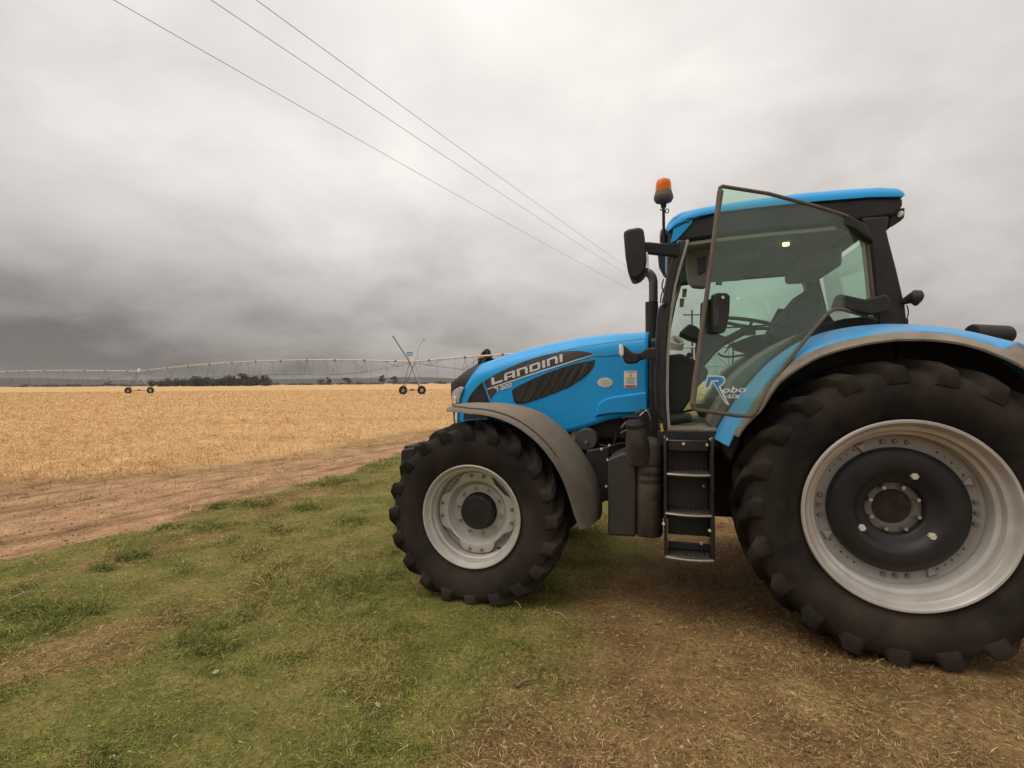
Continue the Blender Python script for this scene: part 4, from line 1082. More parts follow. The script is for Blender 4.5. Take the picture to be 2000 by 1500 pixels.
g = G(); g.prism([Vector((p.x, .83, p.z)) for p in rb], (0, -1.66, 0)); g.out('roof_band', black_pl, roof, bevel=.02, seg=3)
v, f = cdt(z5([(641, 606), (720, 577), (800, 553), (852, 540), (846, 566), (828, 596), (792, 640), (740, 700), (690, 755), (655, 785), (600, 806), (622, 750), (636, 690)]), 8)
o = mk('roof_corner_panel', [P(a, b, .836) for a, b in v], f, blue, roof, smooth=False); so = o.modifiers.new('thick', 'SOLIDIFY'); so.thickness = .012; so.offset = 0
hexnut('panel_bolt', black_print, .010, .006, P(*z5([(797, 570)])[0], .842), roof, n=8)
g = G(); c = P(1303, 461, .66); g.tube([c + Vector((-.06, 0, 0)), c + Vector((.05, 0, 0))], .055, 24); g.out('roof_lamp', black_gl, roof, bevel=.008)
g = G(); c = P(1303, 461, .66); g.tube([c + Vector((.05, 0, 0)), c + Vector((.056, 0, 0))], .046, 24); g.out('roof_lamp_lens', white_pl, roof)
# headliner, lamp
hb = [P(a, b, .83) for a, b in ((1338, 471), (1400, 462), (1500, 451), (1600, 442), (1680, 431))]
def zceil(x): return float(np.interp(x, [p.x for p in hb][::-1], [p.z for p in hb][::-1])) - .004
g = G(); g.prism([Vector((p.x, -.76, p.z - .003)) for p in hb] + [Vector((p.x, -.76, p.z - .018)) for p in hb[::-1]], (0, 1.52, 0)); g.out('headliner', liner_in, cab, smooth=False)
for sy in (1, -1):
    g = G(); g.prism([Vector((p.x, sy * .80, p.z - .003)) for p in hb] + [Vector((p.x, sy * .80, p.z - .026)) for p in hb[::-1]], (0, -sy * .03, 0)); g.out('door_header', beige_in if sy > 0 else grey_in, cab, smooth=False)
g = G(); g.box((.66, -.50, 2.66), (1.16, .44, 2.775)); g.out('overhead_console', liner_in, cab, bevel=.04, seg=3)
g = G(); g.box((-.02, -.74, 2.64), (.26, .05, 2.82)); g.out('rear_header', liner_in, cab, bevel=.04, seg=3)
ly = .3
for _ in range(30):
    lp = P(1535, 478, ly); ly += 1.6 * (lp.z - (zceil(lp.x) - .028))
lp = P(1535, 478, ly)
g = G(); g.tube([(lp.x, lp.y, lp.z - .008), (lp.x, lp.y, zceil(lp.x) - .012)], .024, 20); g.out('dome_lamp', lamp_m, cab)
side_prism('rear_pillar_trim', [(1668, 441), (1684, 432), (1699, 472), (1706, 532), (1711, 585), (1699, 585), (1694, 532), (1688, 478), (1680, 456)], .80, .74, beige_in, cab, .004)
# floor, sills
g = G(); g.box((.10, -.78, 1.20), (1.44, .78, 1.345)); g.out('cab_underside', black_pl, cab, bevel=.01)
zs = P(1360, 838, .86).z
g = G(); g.box((.98, -.80, zs - .10), (1.42, .86, zs)); g.out('floor', mat_floor, cab, bevel=.004)
g = G(); g.box((1.0, .861, zs - .13), (1.44, .90, zs - .012)); g.out('door_sill', black_pl, cab, bevel=.006)
# windows
def pane(name, pts, mat, parent, t=.005):
    g = G(); n = (pts[1] - pts[0]).cross(pts[-1] - pts[0]).normalized(); g.prism(pts, n * t); return g.out(name, mat, parent, smooth=False)
al = [P(a, b, .86) for a, b in A_left]
for q0, q1 in ((0, 4), (4, 7), (7, 9)):
    pass
ws = []
for p in al: ws.append([Vector((p.x - .030 + .03 * (1 - (y / .84) ** 2), y, p.z)) for y in np.linspace(-.80, .80, 13)])
g = G(); g.loft(ws, closed=False, caps=False); wsg = g.out('windshield', glass_win, cab)
# right door (closed) and rear quarter and rear panes
rd = [P(a, b, .83) for a, b in ((1306, 832), (1303, 700), (1312, 600), (1326, 530), (1342, 478), (1400, 468), (1600, 448), (1684, 440), (1699, 480), (1706, 560), (1710, 612), (1640, 620), (1600, 636), (1540, 690), (1460, 765), (1400, 845))]
g = G(); g.prism([Vector((p.x, -.835, p.z)) for p in rd], (0, .005, 0)); g.out('right_door_glass', glass_win, cab, smooth=False)
g = G(); g.tube([Vector((p.x, -.835, p.z)) for p in rd + [rd[0]]], .016, 8); g.out('right_door_frame', seal, cab)
cz = [P(a, b, .80) for a, b in ((1741, 440), (1772, 628))]
pane('rear_window', [Vector((cz[0].x + .02, -.72, cz[0].z)), Vector((cz[0].x + .02, .72, cz[0].z)), Vector((cz[1].x + .02, .72, cz[1].z)), Vector((cz[1].x + .02, -.72, cz[1].z))], glass_win, cab)
g = G(); g.box((cz[1].x - .02, -.74, 1.2), (cz[1].x + .04, .74, cz[1].z)); g.out('rear_panel', black_pl, cab, bevel=.01)

# ---- cab interior
g = G(); con = [P(a, b, .34) for a, b in ((1300, 694), (1330, 690), (1368, 708), (1384, 723), (1381, 737), (1358, 762), (1352, 776), (1336, 800), (1316, 828), (1300, 830))]
g.prism(con, (0, -.62, 0)); con_o = g.out('front_console', dark_in, cab, bevel=.02, seg=3)
g = G(); q = P(1318, 671, .45); g.tube([q + Vector((0, 0, -.05)), q + Vector((-.01, .01, .02)), q + Vector((-.015, .02, .03))], [.06, .065, .05], 24); g.out('air_vent', beige_in, con_o, angle=40)
g = G(); g.tube([q + Vector((-.015, .02, .0302)), q + Vector((-.018, .022, .034))], .035, 20); g.out('vent_core', liner_in, con_o)
q = P(1346, 694, .40); g = G(); g.tube([q, q + Vector((0, .035, 0))], .022, 16); g.out('console_knob', dark_in, con_o)
g = G(); g.prism([P(a, b, .15) for a, b in ((1326, 650), (1336, 640), (1346, 632), (1360, 637), (1372, 648), (1370, 668), (1345, 660))], (0, -.34, 0)); g.out('instrument_cowl', dark_in, cab, bevel=.015)
g = G(); g.prism([P(a, b, .12) for a, b in ((1366, 642), (1398, 650), (1425, 660), (1420, 672), (1398, 690), (1376, 716), (1362, 716), (1360, 680))], (0, -.26, 0)); g.out('steering_column', dark_in, cab, bevel=.02)
# steering wheel
sc_, sd_ = Vector((.69, 0, 2.205)), Vector((.98, 0, .204)).normalized()
ringp = [sc_ + sd_ * (.235 * math.cos(t)) + Vector((0, .235 * math.sin(t), 0)) for t in np.linspace(0, 2 * math.pi, 41)]
g = G(); g.tube(ringp, .016, 10, caps=False)
hub = sc_ + Vector((.0, 0, -.05)); hubt = Vector((1.02, 0, 1.98))
for t in (R(90), R(210), R(330)): g.tube([hub, sc_ + sd_ * (.23 * math.cos(t)) + Vector((0, .23 * math.sin(t), 0))], .013, 6)
g.tube([hub + Vector((0, 0, .02)), hub - Vector((0, 0, .05))], .06, 16); g.tube([hub, hubt], .035, 10)
g.out('steering_wheel', dark_in, cab)
g = G(); g.tube([P(1545, 634, .28), P(1524, 633, .28)], [.010, .022], 10); g.tube([P(1420, 640, .1), P(1524, 634, .25)], .008, 6); g.out('shuttle_lever', dark_in, cab)
# seat
g = G(); g.prism([P(a, b, .24) for a, b in ((1505, 655), (1535, 612), (1575, 566), (1590, 560), (1606, 570), (1612, 600), (1634, 630), (1634, 655), (1590, 672), (1540, 672))], (0, -.48, 0)); seat = g.out('seat', seat_m, cab, bevel=.03, seg=3)
g = G(); g.box((.12, -.25, 1.76), (.66, .25, 1.90)); g.out('seat_cushion', seat_m, seat, bevel=.04, seg=3)
g = G(); g.box((.2, -.18, 1.36), (.58, .18, 1.76)); g.out('seat_base', dark_in, seat, bevel=.03)
g = G(); g.prism([P(a, b, -.30) for a, b in ((1425, 672), (1470, 655), (1540, 648), (1548, 665), (1500, 680), (1462, 690), (1440, 684))], (0, -.14, 0)); g.out('armrest_console', dark_in, cab, bevel=.015)
for pts, y, r in ((((1402, 690), (1420, 697), (1470, 690), (1520, 674), (1560, 660)), -.35, .011), (((1372, 728), (1390, 737), (1428, 732), (1452, 712), (1490, 680)), -.5, .012), (((1420, 655), (1425, 672), (1415, 690)), -.3, .006), (((1430, 660), (1432, 690), (1428, 735)), -.60, .008)):
    g = G(); g.tube(smooth_path([P(a, b, y) for a, b in pts]), r, 7); g.out('lever', dark_in, cab)
g = G(); g.prism([P(a, b, -.25) for a, b in ((1500, 640), (1520, 602), (1560, 606), (1545, 648))], (0, -.03, 0)); g.out('monitor', dark_in, cab, bevel=.006)
# inner wheel-arch covers beside the seat
for sy in (1, -1):
    arch = [Vector((1.235 * math.cos(R(d)) * (1 if d > 40 else .96), sy * .70, ZR + 1.235 * math.sin(R(d)))) for d in np.linspace(24, 92, 16)]
    g = G(); g.prism(arch + [Vector((-.10, sy * .70, 1.25)), Vector((1.0, sy * .70, 1.25))], (0, -sy * .28, 0)); g.out('inner_arch_cover', grey_in, cab, bevel=.02)
g = G(); g.tube([P(1308, 820, .55), P(1348, 816, .50)], .04, 14); g.out('pedal', dark_in, cab, bevel=.006)
g = G(); g.prism([P(a, b, .1) for a, b in ((1358, 790), (1392, 788), (1398, 812), (1362, 806))], (0, -.10, 0)); g.tube([P(1330, 806, .1), P(1362, 798, .1)], .012, 6); g.out('pedal', dark_in, cab, bevel=.006)
# upper corner trim and speaker by the windshield
g = G(); g.prism([P(a, b, .60) for a, b in ((1342, 486), (1400, 478), (1396, 510), (1388, 540), (1378, 562), (1352, 560), (1344, 548), (1340, 520))], (0, -.10, 0)); g.out('corner_trim', liner_in, cab, bevel=.02, seg=3)
g = G(); g.box((1.0, .50, 2.50), (1.06, .515, 2.70)); 
g = G(); g.prism([P(a, b, .615) for a, b in ((1362, 505), (1380, 500), (1378, 530), (1364, 537))], (0, -.04, 0)); g.out('speaker_grille', black_print, cab, bevel=.004)
for k, (a, b) in enumerate(((1338, 573), (1333, 592))):
    g = G(); g.prism([P(a - 5, b - 9, -.79), P(a + 4, b - 9, -.79), P(a + 2, b + 8, -.79), P(a - 6, b + 8, -.79)], (0, .006, 0)); g.out('pillar_label', pbr('amber_label', (.42, .26, .08), .5) if k else pbr('pale_label', (.5, .47, .36), .5), cab, smooth=False)
g = G(); g.prism([P(a, b, -.80) for a, b in ((1398, 549), (1410, 549), (1410, 557), (1398, 557))], (0, .004, 0)); g.out('window_sticker', pbr('navy_sticker', (.03, .10, .22), .5), cab, smooth=False)

# ---- open door: hinged on the rear pillar, swung out
HG = Vector((.10, .93, 0)); DD = Vector((1.12 - .10, 1.40 - .93, 0)).normalized(); DN = Vector((-DD.y, DD.x, 0))
def DP(px, py, off=0.0): return PPL(px, py, HG + DN * off, DN)
door_px = [(1411, 364), (1500, 378), (1590, 402), (1650, 421), (1678, 437), (1691, 460), (1696, 500), (1701, 550), (1707, 605), (1712, 626), (1680, 614), (1645, 604), (1630, 604), (1616, 612), (1590, 642), (1550, 692), (1512, 742),
           (1478, 798), (1472, 808), (1463, 813), (1440, 812), (1400, 806), (1362, 801), (1353, 797), (1351, 788), (1356, 745), (1368, 660), (1381, 565), (1394, 465), (1404, 378), (1406, 367)]
door = empty('open_door', (0, 0, 0), T)
v, f = cdt(door_px, None)
n_ = len(door_px)
g = G(); g.prism([DP(a, b) for a, b in door_px], DN * -.005); g.out('door_glass', glass_door, door, smooth=False)
loop = [DP(a, b, -.0025) for a, b in door_px]
g = G(); g.tube(loop + [loop[0]], .0125, 8); g.out('door_frame', seal, door)
g = G(); g.tube([DP(a, b, .012) for a, b in ((1354, 790), (1368, 668), (1384, 548), (1397, 450), (1409, 372))], .014, 8); g.out('door_edge_rail', seal, door)
g = G(); g.prism([DP(a, b, .006) for a, b in ((1388, 578), (1394, 574), (1412, 574), (1419, 580), (1418, 610), (1413, 640), (1409, 650), (1398, 654), (1388, 650), (1386, 615))], DN * .045); dh = g.out('door_handle', black_pl, door, bevel=.008, seg=3)
g = G(); g.prism([DP(a, b, -.008) for a, b in ((1378, 590), (1388, 583), (1392, 583), (1390, 655), (1376, 650))], DN * -.07); g.out('latch_box', black_pl, door, bevel=.008)
g = G(); g.prism([DP(a, b, .052) for a, b in ((1394, 602), (1404, 600), (1402, 634), (1394, 638))], DN * .002); g.out('handle_recess', black_print, dh, smooth=False)
q = DP(1411, 581, .053); g = G(); g.tube([q, q + DN * .006], .010, 16); g.out('key_lock', steel, dh)
for nm, pts in (('upper_hinge', ((1629, 416), (1650, 415), (1690, 436), (1706, 462), (1708, 474), (1690, 462), (1668, 446), (1640, 438))), ('lower_hinge', ((1640, 573), (1690, 584), (1705, 581), (1733, 574), (1742, 590), (1740, 608), (1700, 614), (1660, 606), (1630, 598)))):
    g = G(); g.prism([P(a, b, 1.0) for a, b in pts], (0, -.10, 0)); g.out('door_hinge', black_pl, door, bevel=.012, seg=3)
# the emblem printed on the glass
Ro = z6([(343, 1060), (400, 1060), (440, 1063), (466, 1071), (477, 1090), (471, 1118), (452, 1137), (440, 1146), (470, 1210), (506, 1282), (488, 1275), (470, 1262), (425, 1186), (381, 1114), (370, 1138), (358, 1162), (316, 1157)])
Ri = z6([(352, 1072), (400, 1071), (437, 1073), (458, 1080), (466, 1092), (461, 1112), (444, 1128), (424, 1142), (455, 1206), (484, 1262), (476, 1256), (430, 1178), (385, 1098), (372, 1096), (352, 1148), (330, 1146)])
Rc_ = z6([(383, 1096), (420, 1097), (428, 1102), (424, 1109), (386, 1108)])
em = mk('door_emblem', [DP(a, b, .003) for a, b in cdt(Ro)[0]], cdt(Ro)[1], white_pl, door, smooth=False)
mk('emblem_fill', [DP(a, b, .005) for a, b in cdt(Ri)[0]], cdt(Ri)[1], pbr('emblem_blue', (.02, .24, .56), .4), em, smooth=False)
mk('emblem_counter', [DP(a, b, .007) for a, b in cdt(Rc_)[0]], cdt(Rc_)[1], white_pl, em, smooth=False)
print_text('emblem_print', 'obo', z6([(446, 1190), (622, 1186), (462, 1144), (642, 1140)]), white_pl, em, DP, .003)
print_text('emblem_print', '-six', z6([(462, 1230), (580, 1230), (474, 1192), (592, 1192)]), white_pl, em, DP, .003, 0.0, 0.012)

# ---- mirrors, lamps, rails
def mirrored(o):
    c = o.copy(); COL.objects.link(c); c.scale = (1, -1, 1); return c
mirror = side_prism('wing_mirror', [(1217, 451), (1228, 446), (1246, 443), (1257, 445), (1260, 478), (1263, 505), (1260, 530), (1247, 543), (1232, 546), (1226, 530), (1221, 500)], 1.21, .99, black_pl, T, .02, False)
pm = [P(a, b, 1.2) for a, b in ((1259, 452), (1264, 505), (1259, 532))]
g = G(); g.box((pm[1].x - .004, 1.02, pm[1].z - .06), (pm[1].x + .03, 1.18, pm[1].z + .05)); g.out('mirror_glass', pbr('mirror_face', (.7, .7, .7), .05, 1.0, 0), mirror)
g = G(); g.loft([[Vector((x, y, z)) for x, z in ((pp.x - .03, pp.z - .045 * k), (pp.x + .03, pp.z - .045 * k), (pp.x + .03, pp.z + .045 * k), (pp.x - .03, pp.z + .045 * k))] for pp, y, k in
                 ((P(1258, 484, 1.10), 1.10, .9), (P(1285, 487, 1.0), 1.0, .95), (P(1322, 489, .86), .86, 1.15))]); g.out('mirror_arm', black_pl, mirror, bevel=.01)
g = G(); g.prism([P(a, b, -1.20) for a, b in ((1284, 494), (1322, 486), (1322, 512), (1312, 538), (1306, 548), (1296, 541), (1287, 524))], (0, .20, 0)); m2 = g.out('wing_mirror', black_pl, T, bevel=.02)
g = G(); g.tube([P(1308, 500, -1.05), P(1330, 505, -.85)], .03, 8); g.out('mirror_arm', black_pl, m2)
# lower work lamp on its bracket
wl2 = [(1214, 674), (1222, 676), (1234, 688), (1248, 690), (1250, 704), (1240, 710), (1222, 710), (1217, 702)]
lamp = side_prism('work_lamp', wl2, 1.02, .92, black_pl, T, .014, False)
g = G(); g.prism([P(a, b, 1.03) for a, b in ((1209, 673), (1214, 672), (1218, 680), (1218, 694), (1213, 697), (1209, 690))], (0, -.12, 0)); g.out('lamp_lens', white_pl, lamp, bevel=.008)
g = G(); g.prism([P(a, b, .96) for a, b in ((1246, 692), (1262, 681), (1286, 680), (1286, 700), (1264, 700), (1250, 704))], (0, -.05, 0)); g.out('lamp_bracket', black_pl, lamp, bevel=.008)
g = G(); g.tube(smooth_path([P(a, b, y) for a, b, y in ((1303, 593, .87), (1296, 596, .92), (1289, 604, .95), (1285, 640, .955), (1282, 700, .955), (1281, 755, .955), (1284, 805, .95), (1288, 814, .92), (1294, 818, .87))], 5), .013, 10); g.out('grab_rail', black_gl, T)
v, f = cdt([(1289, 828), (1294, 827), (1296, 842), (1291, 844)]); o = mk('side_reflector', [P(a, b, .905) for a, b in v], f, yellow, T, smooth=False); so = o.modifiers.new('thick', 'SOLIDIFY'); so.thickness = .01
# beacon
bc = P(1297, 440, .80)
class _Z: pass
def lathez(g, prof, c, n=32):
    g0 = G(); g0.lathe([(r, z) for r, z in prof], n=n)
    return g.add([Vector((v.x, -v.z, v.y)) + Vector(c) for v in g0.v], g0.f)
zb = lambda py: P(1297, py, .80).z
bx_ = P(1296, 400, .80).x; b0 = Vector((bx_, .80, 0))
g = G(); lathez(g, [(.0001, zb(480)), (.011, zb(480)), (.011, zb(408)), (.020, zb(404)), (.022, zb(398)), (.030, zb(394)), (.030, zb(391))], b0); bp_ = g.out('beacon', black_pl, T, angle=50)
g = G(); lathez(g, [(.028, zb(397)), (.060, zb(394)), (.072, zb(388)), (.070, zb(383)), (.062, zb(376)), (.060, zb(374)), (.0001, zb(374))], b0); g.out('beacon_base', grey_pl, bp_, angle=40)
g = G(); lathez(g, [(.059, zb(374.5)), (.058, zb(366)), (.054, zb(357)), (.046, zb(352)), (.030, zb(350)), (.0001, zb(349.5))], b0); g.out('beacon_lens', amber, bp_, angle=50)
g = G(); lathez(g, [(.0001, zb(373)), (.030, zb(373)), (.030, zb(360)), (.0001, zb(358))], b0); g.out('beacon_bulb', pbr('beacon_core', (.55, .28, .05), .3), bp_)
q = P(1303, 412, .80); g = G(); g.tube([q + Vector((-.012 * math.cos(t), 0, .016 * math.sin(t))) for t in np.linspace(0, 2 * math.pi, 13)], .004, 6); g.tube([P(1289, 409, .8), P(1298, 413, .8)], .005, 6); g.out('beacon_clip', black_pl, bp_)
# exhaust on the right-hand front pillar
ep = [P(a, b, -.72) for a, b in ((1276, 660), (1276, 560), (1275, 546), (1271, 537), (1264, 532), (1257, 531))]
g = G(); g.tube(smooth_path(ep, 4), .045, 16); ex = g.out('exhaust_stack', exh_m, T, angle=50)
g = G(); s0, s1 = P(1262, 590, -.70), P(1284, 668, -.70); g.tube([Vector(((s0.x + s1.x) / 2, -.72, s0.z)), Vector(((s0.x + s1.x) / 2, -.72, s1.z - .3))], (s0.x - s1.x) / 2 + .01, 20); g.out('heat_shield', black_pl, ex, angle=40)
# wiring loom beside the pillar
for pts in (((1296, 545), (1293, 560), (1297, 572), (1294, 590), (1296, 604)), ((1302, 543), (1299, 560), (1292, 575), (1290, 592))):
    g = G(); g.tube(smooth_path([P(a, b, .72) for a, b in pts]), .006, 6); g.out('wiring', black_print, T)
# rear lamps
g = G(); g.prism([P(a, b, .80) for a, b in ((1738, 424), (1748, 408), (1768, 405), (1767, 424), (1760, 431), (1745, 437), (1734, 449))], (0, -.14, 0)); rl_ = g.out('rear_work_lamp', black_pl, T, bevel=.008)
g = G(); g.tube([P(1757, 418, .82), P(1760, 418, .815)], .02, 12); g.out('rear_lamp_lens', white_pl, rl_)
g = G(); g.tube([P(1764, 590, .86), P(1776, 584, .88), P(1786, 582, .90), P(1796, 582, .91), P(1800, 583, .91)], [.020, .030, .052, .050, .030], 16); kl = g.out('indicator_lamp', black_pl, T)
g = G(); g.tube(smooth_path([P(a, b, .86) for a, b in ((1771, 596), (1774, 606), (1773, 618), (1769, 626))]), .004, 5); g.out('lamp_wire', black_print, kl)

# ---- steps
ladder = empty('steps', (0, 0, 0), T)
xl_, xr_ = P(1299, 860, 1.08).x, P(1391, 860, 1.08).x
zt_, zb_ = P(1300, 858, 1.08).z, P(1345, 1088, 1.10).z
for x0 in (xl_, xr_):
    g = G(); g.prism([Vector((x0, .84, zt_)), Vector((x0, 1.05, zt_)), Vector((x0, 1.075, zt_ - .04)), Vector((x0 + .008, 1.12, zb_ + .03)), Vector((x0 + .008, 1.10, zb_)), Vector((x0 + .008, .92, zb_)), Vector((x0, .84, zb_ + .35))], (.012 if x0 == xr_ else -.012, 0, 0)); g.out('side_plate', black_gl, ladder, bevel=.004)
for py, yo in ((926, 1.075), (1004, 1.10), (1090, 1.125)):
    z = P(1345, py, yo).z
    g = G(); g.box((xr_ + .014, yo - .17, z - .012), (xl_ - .014, yo - .004, z + .006)); tr = g.out('step_tread', pbr('scuffed_step', (.028, .027, .025), .5, .2, .15, 12, SOIL, .4, 9), ladder, bevel=.004)
    g = G(); g.tube([Vector((xl_ + (xr_ - xl_) * t, yo + .030 * math.sin(math.pi * t), z - .004)) for t in np.linspace(0.01, .99, 13)], .0105, 8); g.out('tread_nosing', chrome, tr)
    g = G()
    for k in range(9): g.box((xr_ + .03 + k * (xl_ - xr_ - .06) / 8.6, yo - .15, z + .0065), (xr_ + .042 + k * (xl_ - xr_ - .06) / 8.6, yo - .02, z + .013))
    g.out('tread_ribs', pbr('worn_rib', (.06, .056, .05), .5, .4, .2, 20, SOIL, .3, 12), tr, smooth=False)
za, zc_, zd = P(1345, 874, .95).z, P(1345, 1000, .95).z, P(1345, 1033, .98).z
g = G(); g.prism([Vector((xr_ + .016, .86, zt_ - .03)), Vector((xl_ - .016, .86, zt_ - .03)), Vector((xl_ - .016, .92, zc_ - .02)), Vector((xr_ + .016, .92, zc_ - .02))], (0, -.02, 0)); g.out('back_plate', pbr('dusty_step_plate', (.022, .021, .020), .6, 0, .15, 6, (.10, .07, .045), .5, 5), ladder, bevel=.004)
g = G(); g.box((xr_ + .016, .95, zd - .05), (xl_ - .016, .97, zc_ - .03)); g.box((xr_ + .016, .98, zd - .145), (xl_ - .016, 1.0, zd - .095)); g.out('lower_brace', black_pl, ladder, bevel=.006)
for a, b, y in ((1335, 867, 1.02), (1381, 869, 1.02), (1302, 858, 1.07), (1388, 858, 1.07), (1296, 1023, 1.1), (1386, 1036, 1.1), (1312, 1052, 1.0), (1370, 1061, 1.0), (1374, 949, .93)):
    hexnut('step_bolt', cream, .010, .012, P(a, b, y), ladder, n=8)
for xx, yy in ((xl_, 1.075), (xr_, 1.085)):
    g = G(); g.tube(smooth_path([Vector((xx, yy - .10, zt_ + .005)), Vector((xx, yy - .02, zt_ + .015)), Vector((xx, yy + .005, zt_ - .04)), Vector((xx, yy + .012, (zt_ + zb_) / 2)), Vector((xx, yy + .035, zb_ + .005))], 5), .012, 8); g.out('ladder_rail', black_gl, ladder)
g = G(); g.box((xr_ + .016, .90, zt_ - .09), (xl_ - .016, 1.01, zt_ - .01)); g.out('top_brace', black_gl, ladder, bevel=.008)

# ---- side tank with filler cap
tp = [P(a, b, .98) for a, b in ((1187, 897), (1215, 884), (1242, 888), (1242, 1050), (1187, 1046))]
g = G(); g.prism(tp, (0, -.38, 0)); tank = g.out('side_tank', tank_box_m, T, bevel=.02, seg=3)
xa, xb_ = P(1242, 960, .98).x, P(1291, 960, .98).x
cx_, rr_ = (xa + xb_) / 2, (xa - xb_) / 2 + .012
z0_, z1_ = P(1265, 1050, .98).z, P(1265, 905, .98).z; zt1 = P(1275, 850, .9).z
def oval(z, r, ky=1.35, dx=0.0, y0=.86): return [Vector((cx_ + dx + r * math.copysign(abs(math.cos(t)) ** .75, math.cos(t)), y0 + r * ky * math.copysign(abs(math.sin(t)) ** .75, math.sin(t)), z)) for t in np.linspace(0, 2 * math.pi, 37)[:-1]]
secs = [oval(z0_, rr_ * .94), oval(z0_ + .02, rr_)]
for z in (.62, .66, .70, .78): secs += []
hgt = z1_ - z0_
for k in (.45, .70, .715, .735, .75, .80, .815, .835, .85, .93, .945, .96, .975, 1.0):
    secs.append(oval(z0_ + hgt * k, rr_ * (.965 if k in (.715, .735, .815, .835, .945, .96) else 1.0)))
secs += [oval(z1_ + .05, rr_ * .985), oval(z1_ + .11, rr_ * .93), oval(z1_ + .15, rr_ * .80), oval(z1_ + .175, rr_ * .55), oval(z1_ + .18, rr_ * .1)]
g = G(); g.loft(secs); g.out('tank_body', tank_m, tank, angle=40)
n0, n1 = P(1247, 884, .96), P(1241, 834, 1.0)
g = G(); g.tube([n0 + Vector((0, -.02, -.06)), n0, n0.lerp(n1, .5), n1], [.090, .090, .082, .060], 28); g.out('filler_neck', tank_m, tank, angle=50)
ax = (n1 - n0).normalized()
g = G(); c0 = n1; g.tube([c0, c0 + ax * .008, c0 + ax * .028, c0 + ax * .045, c0 + ax * .06], [.060, .072, .072, .060, .050], 8); g.out('filler_cap', black_pl, tank, angle=25)
g = G(); g.prism([c0 + ax * .058 + Vector((.05, 0, 0)), c0 + ax * .058 + Vector((.05, 0, 0)) + ax * .022, c0 + ax * .08 + Vector((-.05, 0, 0)), c0 + ax * .058 + Vector((-.05, 0, 0))], (0, -.02, 0)); g.out('cap_grip', black_pl, tank, bevel=.004)
g = G(); g.tube([P(1214, 836, .86), P(1222, 826, .86), P(1236, 828, .86)], .012, 8); g.tube([P(1212, 846, .86), P(1228, 838, .86)], .008, 6); g.out('tank_strap', exh_m, tank)
